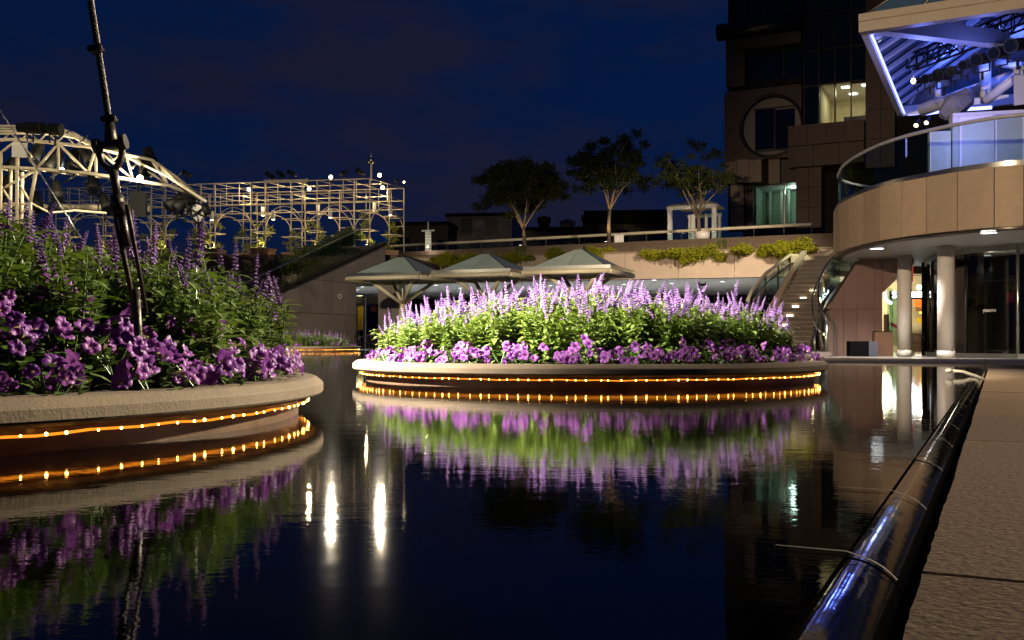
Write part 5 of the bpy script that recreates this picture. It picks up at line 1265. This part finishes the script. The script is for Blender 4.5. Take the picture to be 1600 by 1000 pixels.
# left stringer and balustrade
a, _ = sl(-.02); b, _ = sl(1.0); spn = PL(a, b - a); SL = (b - a).length
MB().prism([spn.pt(0, -.26, .0), spn.pt(SL, zL - 1, 0), spn.pt(SL, zL + .25, 0), spn.pt(0, .15, 0)], spn.N * .22).build('stringer', MAT['terrace'], st)
lb = thing('stair_balustrade', 'glass stair balustrade with pale handrail on the left of the stairs', 'balustrade', tuple(spn.pt(0, .15)))
rail = [P(1168, 470, 34.6), P(1174, 455, 35.0), P(1196, 428, 36.6), P(1234, 398.5, 39.3), P(1281, 403.5, 39.2), P(1304, 391, 39.0), P(1330, 376, 38.8)]
MB().tube(rail, .065, 8).build('handrail', MAT['wsteel'], lb)
rail2 = [p - V(0, 0, .32) + V(.05, -.05, 0) for p in rail[1:]]; MB().tube(rail2, .028, 8).build('grab_rail', MAT['steel'], lb)
for i in range(len(rail) - 1):
    for f0, f1 in (((0, .5), (.5, 1)) if i in (2, 3) else ((0, 1),)):
        a, b = rail[i].lerp(rail[i + 1], f0), rail[i].lerp(rail[i + 1], f1); e = (b - a).normalized() * .03; h_ = 1.05
        MB().prism([a + e - V(0, 0, h_), b - e - V(0, 0, h_), b - e - V(0, 0, .07), a + e - V(0, 0, .07)], (0, .012, 0)).build('glass_pane', MAT['glassg'], lb)
        MB().tube([b, b - V(0, 0, h_ + .05)], .026, 6).build('post', MAT['dsteel'], lb)
ld = thing('stair_landing', 'landing slab and upper flight running behind the round balcony', 'landing', tuple(XY(1320, 39.5, 3.2)))
lq = [XY(1236, 39.2), XY(1312, 38.8), XY(1420, 40), XY(1400, 44), XY(1240, 44)]
MB().prism([V(p.x, p.y, 3.35) for p in lq], (0, 0, .25)).build('slab', MAT['terrace'], ld)
for i in range(5):
    a, b = XY(1318 + i * 16, 39.6), XY(1334 + i * 16, 39.8); MB().prism([V(a.x, a.y, 3.6), V(b.x, b.y, 3.6), V(b.x, b.y + 2, 3.6), V(a.x, a.y + 2, 3.6)], (0, 0, .17 * (i + 1))).build('step', MAT['step'], ld)
# right-hand wall of brown panels
wq = PL(P(1340, 500, 35), V(1, .02, 0)); bwall = thing('stair_side_wall', 'purplish brown panelled wall beside the stairs, right of the handrail', 'wall', tuple(P(1340, 556, 35)))
def topy(px): return 478 + (px - 1296) * (405 - 478) / (1343 - 1296) if px < 1343 else 405
cols = [1290, 1302, 1318, 1339, 1366, 1379]
for i in range(len(cols) - 1):
    x0, x1 = cols[i] + .3, cols[i + 1] - .3
    for (ya, yb) in ((557.5, 483.5), (482.8, 300)):
        t0, t1 = max(yb, topy(x0)), max(yb, topy(x1))
        if min(t0, t1) >= ya: continue
        t0, t1 = min(t0, ya - 1), min(t1, ya - 1)
        pts_ = [wq.hit(x0, ya), wq.hit(x1, ya), wq.hit(x1, t1)] + ([wq.hit(1343, 405)] if x0 < 1343 < x1 and yb == 300 else []) + [wq.hit(x0, t0)]
        MB().prism(pts_, -wq.N * .06).build('wall_panel', MAT['panel2'] if 'panel2' in MAT else MAT.setdefault('panel2', M('maroon_brown_panel', (.20, .125, .105), rough=.45, var=.1, scale=1.5)), bwall)
MB().prism([wq.hit(1290, 557) - wq.N * .03, wq.hit(1379, 557) - wq.N * .03, wq.hit(1379, 407) - wq.N * .03, wq.hit(1344, 407) - wq.N * .03, wq.hit(1291, 488) - wq.N * .03], -wq.N * .5).build('core', MAT['joint'], bwall)
MB().prism([wq.hit(1379.4, 405), wq.hit(1379.4, 457), wq.hit(1428, 412), wq.hit(1428, 378)], -wq.N * .9).build('flight_soffit', MAT['panel2'], bwall)
MB().prism([wq.hit(1343, 404.6) + wq.N * .03, wq.hit(1379, 404.6) + wq.N * .03, wq.hit(1425, 372) + wq.N * .03, wq.hit(1425, 367) + wq.N * .03, wq.hit(1379, 399) + wq.N * .03, wq.hit(1343, 399) + wq.N * .03], -wq.N * .3).build('coping', MAT['terrace'], bwall)
# curved balustrade on the right of the stairs
rb_ = thing('curved_balustrade', 'curved glass balustrade with steel handrail sweeping down right of the stairs', 'balustrade', tuple(P(1290, 556, 33.6)))
rc_ = crom([tuple(P(x, y, d)) for x, y, d in ((1291, 500, 33.6), (1283, 484, 34.0), (1279.5, 466, 34.6), (1279, 450, 35.3), (1282, 435, 36.0), (1288, 420, 36.8), (1297, 408, 37.6), (1312, 394, 38.4))], 5)
rc_ = [Vector(p) for p in rc_]; MB().tube(rc_, .04, 8).build('handrail', MAT['steel'], rb_)
MB().tube([p + V(-.22, 0, -.42) for p in rc_], .03, 8).build('grab_rail', MAT['steel'], rb_)
MB().tube([rc_[0], rc_[0] - V(0, 0, 1.28)], .05, 8).build('end_post', MAT['steel'], rb_); MB().tube([rc_[0] + V(-.3, .3, -.3), rc_[0] + V(-.3, .3, -1.3)], .035, 8).build('newel', MAT['steel'], rb_)
c = rc_[0]; MB().box(c.x - .55, c.x + .12, c.y - .15, c.y + .5, -.26, -.1).build('plinth', MAT['panel'], rb_)
for i in range(0, len(rc_) - 5, 5):
    seg = rc_[i:i + 6]; mb = MB()
    for a, b in zip(seg[:-1], seg[1:]): mb.prism([a - V(0, 0, 1.15), b - V(0, 0, 1.15), b - V(0, 0, .07), a - V(0, 0, .07)], (.01, .008, 0))
    mb.build('glass_pane', MAT['glassg'], rb_)
    mb = MB()
    for a, b in zip(seg[:-1], seg[1:]): mb.prism([a - V(0, 0, 1.5), b - V(0, 0, 1.5), b - V(0, 0, 1.155), a - V(0, 0, 1.155)], (.1, .06, 0))
    mb.build('stringer', MAT['panel2'], rb_)
# things on the plaza
bx = thing('loudspeaker_box', 'black box loudspeaker standing on the plaza by the brown wall', 'loudspeaker', tuple(P(1350, 555, 33.8)))
bp_ = PL(P(1343, 545, 33.8), V(1, -.1, 0)); dbox(1328, 1357.5, 533, 556.8, -.5, 0, 'cabinet', M('black_carpet', (.004, .004, .005), rough=.95, spec=.05), bx, bp_); dbox(1358, 1372, 533.4, 556.4, -.48, -.02, 'side_panel', M('slate_blue', (.06, .065, .09), rough=.5), bx, bp_)
pb2 = thing('brown_planter', 'square brown planter box in front of the shop', 'planter box', tuple(P(1382, 555, 34.5))); bp2 = PL(P(1382, 540, 34.6), V(1, -.1, 0)); dbox(1367, 1395.5, 519, 557, -.7, 0, 'box', 'wood', pb2, bp2); dbox(1368.5, 1394, 517.4, 518.8, -.65, -.05, 'soil', 'soil', pb2, bp2)
# lit shop behind the columns
sh_ = thing('lit_shop', 'brightly lit small shop behind the left column', 'shop', tuple(XY(1415, 46, -.26)))
sp = PL(XY(1415, 46), V(1, 0, 0)); spb = PL(XY(1415, 49), V(1, 0, 0))
dbox(1366, 1470, 430, 555, -.1, 0, 'back_wall', 'cream', sh_, spb); dbox(1366, 1480, 405, 429, -.1, 3.2, 'ceiling_box', 'soffit', sh_, spb)
dbox(1421, 1447, 468, 480, .5, .7, 'orange_panel', 'orange', sh_, spb); dbox(1424, 1447, 488, 491, 1.0, 1.1, 'menu_light', M('menu_light', (.8, .4, .05), emit=(1, .5, .05), es=3), sh_, spb); dbox(1424, 1447, 481, 487, .5, .7, 'shelf', 'wood', sh_, spb)
dbox(1422, 1442, 497, 505, .8, .9, 'menu_board', 'yellow', sh_, spb); dbox(1432, 1438, 496, 508, .92, .95, 'menu_card', 'orange', sh_, spb); dbox(1424, 1444, 516, 520, 1.6, 1.8, 'counter_trim', 'green', sh_, spb); dbox(1396, 1446, 521, 549, 1.2, 1.6, 'counter', 'wood', sh_, spb); dbox(1397, 1404, 497, 513, .6, .7, 'poster', 'yellow', sh_, spb); dbox(1386, 1399, 462, 540, .3, .5, 'glass_partition', 'glassg', sh_, spb)
MB().prism([sp.hit(1392, 503), sp.hit(1405, 511), sp.hit(1405, 516), sp.hit(1393, 508)], (0, .05, 0)).build('banner', MAT['magenta'], sh_)
dbox(1376, 1384, 452, 545, .8, .85, 'glass_wall', 'glassg', sh_, sp); dbox(1373, 1379, 492, 545, .6, .8, 'door_post', 'wood', sh_, sp)
lamp('POINT', sp.pt(-.4, 2.2, -1.2), 330, (1, .85, .5), size=.2, parent=sh_); lamp('POINT', sp.pt(.9, 2.75, -.6), 120, (1, .9, .65), size=.1, parent=sh_)
MB().ball(sp.hit(1436, 449) , .12, 10, 6).build('ceiling_bulb', MAT['smalllamp'], sh_)
ns = thing('neon_sign', 'dark fascia sign with glowing white letters behind the left column', 'sign', tuple(sp.pt(0, 2))); npl = PL(XY(1415, 43), V(1, 0, 0))
dbox(1391, 1449, 455, 467.5, -.1, 0, 'board', 'darkglass', ns, npl); MAT['neon'] = emis('white_neon', (.85, .97, 1), 13)
so_ = text('S', npl, 1393.5, 465.5, .40, MAT['neon'], ns, 'letter', .02, .03)
for i, x in enumerate((1423.6, 1428, 1432.2, 1436.6, 1441.2)):   # over-exposed letters that cannot be read
    c = npl.hit(x, 460.5) + npl.N * .04; m_ = MB(); m_.tube([c + V(-.045, 0, -.11), c + V(-.045, 0, .11), c + V(.045, 0, .10), c + V(.045, 0, -.11)], .042, 6); m_.build('letter', MAT['neon'], ns)
m_ = MB(); c0 = npl.hit(1381, 458); m_.tube([npl.hit(1382.5, 457), npl.hit(1383.5, 466), npl.hit(1386, 470), npl.hit(1393, 474)], .06, 6); m_.build('neon_arrow', emis('cyan_neon', (.45, .95, 1), 6), ns)
lamp('POINT', npl.hit(1415, 461) + V(0, -.4, 0), 28, (.8, .95, 1), size=.3, parent=ns)
bistro_chair(tuple(XY(1436, 37.2, -.26)), 2.6, 'shiny metal tub chair outside the lit shop, right of the left column', 1.05, 'steel', None)
# light tube and red glow beside the left column
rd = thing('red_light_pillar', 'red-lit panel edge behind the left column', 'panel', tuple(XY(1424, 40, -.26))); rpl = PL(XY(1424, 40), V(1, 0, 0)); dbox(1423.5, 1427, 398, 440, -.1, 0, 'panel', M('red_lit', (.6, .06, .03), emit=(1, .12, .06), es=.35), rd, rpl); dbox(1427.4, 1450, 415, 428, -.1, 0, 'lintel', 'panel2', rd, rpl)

# ================================================================== blue-lit stage canopy
ZB = 8.5
FL, BL = PZ(1345, 55, ZB), PZ(1403, 183, ZB); FRd = (PZ(1600, 18, ZB) - FL).normalized(); BRd = (PZ(1545, 168, ZB) - BL).normalized()
FR_, BR_ = FL + FRd * 9, BL + BRd * 8
MAT['canopybeam'] = M('tan_canopy_beam', (.26, .205, .145), rough=.5, var=.08)
cn_ = thing('stage_canopy', 'glazed white steel stage canopy lit blue from inside', 'canopy', tuple(BL))
def beam(a, b, w, h, mt, nm, dz=0):
    pl_ = PL(a, b - a); L = Vector((b.x - a.x, b.y - a.y, 0)).length; mb = MB(); p = pl_.pt
    q = [p(0, a.z + dz, w), p(L, b.z + dz, w), p(L, b.z + dz, 0), p(0, a.z + dz, 0)]
    mb.hexa(q + [x + V(0, 0, h) for x in q]); return mb.build(nm, MAT[mt] if isinstance(mt, str) else mt, cn_)
beam(FL, FR_, .3, .27, 'canopybeam', 'front_beam'); beam(FL + V(0, 0, .275), FR_ + V(0, 0, .275), .33, .2, 'canopybeam', 'front_beam_cap')
beam(FL + V(0.02, .02, 0), BL, .18, .34, 'column', 'side_beam'); beam(BL, BR_, .2, .34, 'white', 'rear_beam')
# sloping glazed roof with white louvre blades inside
RG0, RG1 = (FL + FR_) / 2 + V(0, 2, 3.0), (BL + BR_) / 2 + V(0, -1, 3.0)
MAT['roofglass'] = M('blue_roof_glass', (.05, .10, .17), rough=.1, var=.15, spec=.8)
NB = 9
for i in range(NB):
    f0, f1 = i / NB, (i + 1) / NB
    a, b, c_, d_ = FL.lerp(BL, f0) + V(0, 0, .34), FL.lerp(BL, f1) + V(0, 0, .34), RG0.lerp(RG1, f1), RG0.lerp(RG1, f0); e = (b - a) * .02
    MB().prism([a + e, b - e, c_ - e, d_ + e], (0, 0, .03)).build('roof_pane', MAT['roofglass'], cn_)
    m0, m1 = FL.lerp(BL, f0 + .03) + V(0, 0, .30), RG0.lerp(RG1, f0 + .03) - V(0, 0, .06); dn = V(0, 0, -.42); sd_ = (BL - FL).normalized() * .30
    MB().hexa([m0 + dn * .2, m1 + dn * .6, m1 + dn * .6 + sd_, m0 + dn * .2 + sd_, m0, m1, m1 + sd_, m0 + sd_]).build('louvre_blade', MAT['canopywhite'], cn_)
for i in range(6):
    f0, f1 = i / 6, (i + 1) / 6; a, b = FL.lerp(FR_, f0) + V(0, .1, .48), FL.lerp(FR_, f1) + V(0, .1, .48); e = (b - a) * .015
    MB().prism([a + e, b - e, RG0], (0, 0, .03)).build('roof_pane', MAT['roofglass'], cn_)
    MB().tube([a, RG0], .06, 6).build('glazing_bar', MAT['dsteel'], cn_)
    a, b = BL.lerp(BR_, f0) + V(0, 0, .34), BL.lerp(BR_, f1) + V(0, 0, .34); MB().prism([b - (b - a) * .015, a + (b - a) * .015, RG1], (0, 0, .03)).build('roof_pane', MAT['roofglass'], cn_)
MB().prism([FR_, BR_, RG1, RG0], (0, 0, .03)).build('roof_pane', MAT['roofglass'], cn_)
MB().tube([RG0, RG1], .15, 8).build('ridge_beam', MAT['white'], cn_)
beam(PZ(1362, 54, ZB + .1), PZ(1563, 77, ZB + .1), .35, .42, 'canopywhite', 'cross_beam')
for (x0, y0, d0, x1, y1, d1, r_) in ((1538, 30, 30, 1566, 60, 29, .16), (1500, 72, 29, 1545, 30, 31, .12), (1490, 25, 30, 1493, 55, 30, .10), (1500, 25, 30, 1503, 58, 30, .2), (1465, 130, 34, 1466, 152, 34, .14), (1539, 95, 31, 1541, 160, 31, .22), (1540, 158, 30, 1600, 110, 29, .18), (1440, 172, 34, 1590, 118, 31, .28), (1560, 98, 31, 1600, 104, 30, .16), (1540, 28, 30, 1570, 45, 30, .18)):
    MB().tube([P(x0, y0, d0), P(x1, y1, d1)], r_ * .8, 8).build('brace', MAT['canopywhite'], cn_)
MB().hexa([P(1584, 165, 29), P(1625, 160, 29), P(1625, 160, 31), P(1584, 165, 31), P(1584, 105, 29), P(1625, 95, 29), P(1625, 95, 31), P(1584, 105, 31)]).build('stage_column', MAT['canopywhite'], cn_)
# blue strips (lamps)
def strip(a, b, r_, nm='strip_lamp'): return MB().tube([a, b], r_, 8).build(nm, MAT['bluestrip'], cn_)
strip(FL.lerp(BL, .03) + GV * .25 + V(0, 0, .05), FL.lerp(BL, .97) + GV * .25 + V(0, 0, .05), .032)
strip(BL + BRd * .3 + V(0, -.15, .02), BL + BRd * 2.6 + V(0, -.15, .02), .035); strip(P(1505, 171, 34), P(1549, 168, 34), .06); strip(P(1440, 179, 35), P(1466, 175, 35), .05)
for q in (P(1425, 130, 33.5) + V(0, 0, .6), P(1490, 140, 33) + V(0, 0, 1.0), P(1560, 120, 30) + V(0, 0, .8)): lamp('POINT', q, 115, (.10, .17, 1), size=.3, parent=cn_)
lamp('POINT', P(1520, 205, 28.0), 110, (.30, .30, 1), size=.3, parent=cn_)  # blue point without a fitting, added to turn the balcony wall violet
lamp('POINT', P(1440, 92, 27.6), 45, (.16, .22, 1), size=.2, parent=cn_)  # bare blue point added to brighten the front of the cross beam
lamp('POINT', P(1540, 100, 27.0), 45, (.16, .22, 1), size=.2, parent=cn_)  # second bare point added for the same beam, further right
# black lighting truss
tk0, tk1 = P(1424, 108, 31.5), P(1660, 18, 26.5); lt_ = thing('lighting_truss', 'black box lighting truss hanging inside the stage canopy', 'truss', tuple(tk0)); dd_ = (tk1 - tk0).normalized(); sdv = dd_.cross(UP).normalized()
ch = MB(); hh = .42; L = (tk1 - tk0).length
for sx_, sz_ in ((-.2, 0), (.2, 0), (-.2, hh), (.2, hh)): ch.tube([tk0 + sdv * sx_ + V(0, 0, sz_), tk1 + sdv * sx_ + V(0, 0, sz_)], .035, 6)
ch.build('chords', MAT['black'], lt_)
lc = MB(); k = 0
while k * .45 < L - .45:
    a, b = tk0 + dd_ * k * .45, tk0 + dd_ * (k + 1) * .45
    for sx_ in (-.2, .2):
        lc.tube([a + sdv * sx_ + (V(0, 0, hh) if k % 2 else V(0, 0, 0)), b + sdv * sx_ + (V(0, 0, 0) if k % 2 else V(0, 0, hh))], .022, 5); lc.tube([a + sdv * sx_, a + sdv * sx_ + V(0, 0, hh)], .02, 5)
    lc.tube([a - sdv * .2, b + sdv * .2], .02, 5); k += 1
lc.build('lacing', MAT['black'], lt_)
for q in (P(1413, 65, 31), P(1428, 125, 31.3)): pass
MB().tube([P(1412, 62, 31.5), P(1423, 100, 31.5), P(1430, 132, 31.5)], .02, 5).build('hanger', MAT['white'], lt_)
stage_light(P(1434, 126, 31), V(-.85, -.5, -.18), .42, 'lit warm spotlight at the left end of the canopy truss', lens='warmlamp')
for (px, py, d, s_, w_) in ((1453, 122, 30.6, .6, 'first black lamp right of the lit spotlight'), (1475, 116, 30, .8, 'second black lamp right of the lit spotlight'), (1493, 110, 29.6, .6, 'third black lamp right of the lit spotlight'), (1512, 101, 29, .6, 'fourth black lamp under the middle of the truss'), (1535, 92, 28.6, .75, 'fifth black lamp under the truss'), (1562, 82, 28, .75, 'sixth black lamp beside the cross beam end'), (1590, 70, 27.4, .85, 'last black lamp by the picture edge')):
    stage_light(P(px, py, d), V(-.75, -.6, -.25), s_, 'black stage lamp on the canopy truss, ' + w_)
for (px, py, w_) in ((1434, 192, 'left'), (1450, 188, 'right')):
    stage_light(P(px, py, 33), V(-.55, -.55, -.6), .34, 'small lit spotlight hanging at the canopy lower corner, %s of two' % w_, lens='smalllamp')
# covered speaker
random.seed(95); cv = thing('covered_speaker', 'large stage speaker wrapped in a grey cover on the balcony', 'covered speaker', tuple(P(1490, 190, 30)))
mb = MB(); cc = P(1494, 163, 30); rows, cols_ = 7, 9; ax = (P(1520, 142, 30) - P(1470, 182, 30)).normalized(); s1 = ax.cross(V(0, 1, 0)).normalized(); s2 = ax.cross(s1)
for i in range(rows + 1):
    t = i / rows; rr2 = .36 * (math.sin(math.pi * min(1, max(.04, t * .93 + .035))) ** .5)
    for j in range(cols_):
        w = 2 * math.pi * j / cols_; r2 = rr2 * (1 + .14 * math.sin(3 * w + 5 * t) + .08 * math.sin(7 * w - 9 * t) + random.uniform(-.06, .06)) * (1.15 if math.sin(w) > 0 else .9)
        mb.v.append(tuple(cc + ax * ((t - .5) * 1.15) + (s1 * math.cos(w) + s2 * math.sin(w)) * r2))
for i in range(rows):
    for j in range(cols_):
        j2 = (j + 1) % cols_; mb.f.append((i * cols_ + j, i * cols_ + j2, (i + 1) * cols_ + j2, (i + 1) * cols_ + j)); mb.sm.append(False)
mb.f.append(tuple(range(cols_))); mb.sm.append(False); mb.f.append(tuple(rows * cols_ + j for j in range(cols_))); mb.sm.append(False)
mb.build('cover', M('grey_cover', (.16, .155, .17), rough=.75, var=.2, scale=4, bump=.3, bscale=10), cv); c = P(1494, 180, 30.1); MB().tube([c, V(c.x, c.y, 6.0)], .06, 8).build('stand', MAT['black'], cv)

# ================================================================== lamps that light the place
# two lamp masts added out of view, for light the visible lamps don't give
def mast(base, h, heads, label):
    t_ = thing('added_lamp_mast', label, 'lamp mast', base); b = Vector(base); MB().tube([b, b + V(0, 0, h * .5), b + V(0, 0, h)], [.11, .09, .07], 12).build('pole', MAT['dsteel'], t_); MB().tube([b, b + V(0, 0, .05)], .25, 12).build('foot_plate', MAT['dsteel'], t_)
    top_ = b + V(0, 0, h)
    for (aim, power, col, ang, blend, off) in heads:
        p = top_ + Vector(off); d = (Vector(aim) - p).normalized(); hd_ = MB(); hd_.tube([p - d * .3, p - d * .28, p], [.08, .16, .2], 12); hd_.build('lamp_head', MAT['black'], t_); MB().tube([p + d * .005, p + d * .015], .18, 12).build('lens', MAT['smalllamp'], t_); MB().tube([top_ - V(0, 0, .1), p - d * .2], .03, 6).build('arm', MAT['dsteel'], t_)
        lamp('SPOT', p + d * .06, power, col, aim, ang, blend, .12, t_)
WARM = (1, .80, .56)
mast((-8.6, 1.2, -.26), 7.4, [((.0, 7.3, .4), 150000, (1, .91, .76), 20, 1.0, (.35, .3, 0)), ((-11.5, 25, 4.6), 12000, (1, .84, .56), 34, .8, (-.6, -.1, .3)), ((-5.3, 25.6, .3), 50000, (1, .90, .74), 8, .8, (-.45, .3, -.35)), ((14, 33, 3.4), 31000, (1, .77, .52), 46, .7, (.45, -.05, .25)), ((-1.5, 34, 1.6), 20000, (1, .86, .60), 34, .8, (-.1, .4, .3))], 'tall added lamp mast with five floodlights standing left of the picture beside the pool')  # heads aimed at truss and distant planter were added to brighten them
mast((10.0, 8.6, -.26), 6.4, [((-1.05, 3.7, .46), 24000, (1, .88, .66), 18, .9, (-.3, .15, 0)), ((2.6, 3.6, 0), 2900, (1, .80, .55), 60, .8, (-.25, -.3, 0))], 'added lamp mast with two floodlights on the paving, outside the picture on the right')
# beams of lamps that are in the picture
def find(lbl): return next(o for o in bpy.data.objects if o.get('label', '') == lbl)
o = find('lit warm spotlight at the left end of the canopy truss'); lamp('SPOT', o.location + V(-.30, -.18, -.06), 12000, (1, .82, .58), (9.0, 46.5, 4.0), 42, .6, .06, o)
for lbl in ('blazing warm floodlight on the pergola roof, left of the two bright ones', 'blazing warm floodlight at the pergola corner, right of the two bright ones'):
    o = find(lbl); lamp('SPOT', o.location + V(.05, -.26, -.04), 5000, (1, .85, .60), (.5, 8, .3), 28, .5, .06, o)
for p, o in LPG: lamp('POINT', p + V(0, -.02, -.16), 120, (1, .74, .38), size=.05, parent=o)
for k in range(NT):
    p = pg(k, -.36, TZ + .12, 0) + PD * .12; t_ = thing('tower_uplight', 'small uplight in the planter box of a pergola tower', 'uplight', tuple(p), 'pergola tower uplights'); MB().tube([p - V(0, 0, .05), p + V(0, 0, .03)], .06, 8).build('housing', MAT['black'], t_); MB().tube([p + V(0, 0, .035), p + V(0, 0, .04)], .05, 8).build('lens', MAT['smalllamp'], t_)
    lamp('POINT', p + V(0, 0, .12), 36, (1, .80, .38), size=.04, parent=t_)
for (lbl, pw_) in (('small lit truss lamp in the left bay', 130), ('bright lit truss lamp right of the turnbuckle', 180)):
    o = find(lbl); lamp('POINT', o.location + V(0, -.16, -.1), pw_, (1, .84, .56), size=.05, parent=o)
o = find('dark moving head lamp at the truss foot, left of the pair')
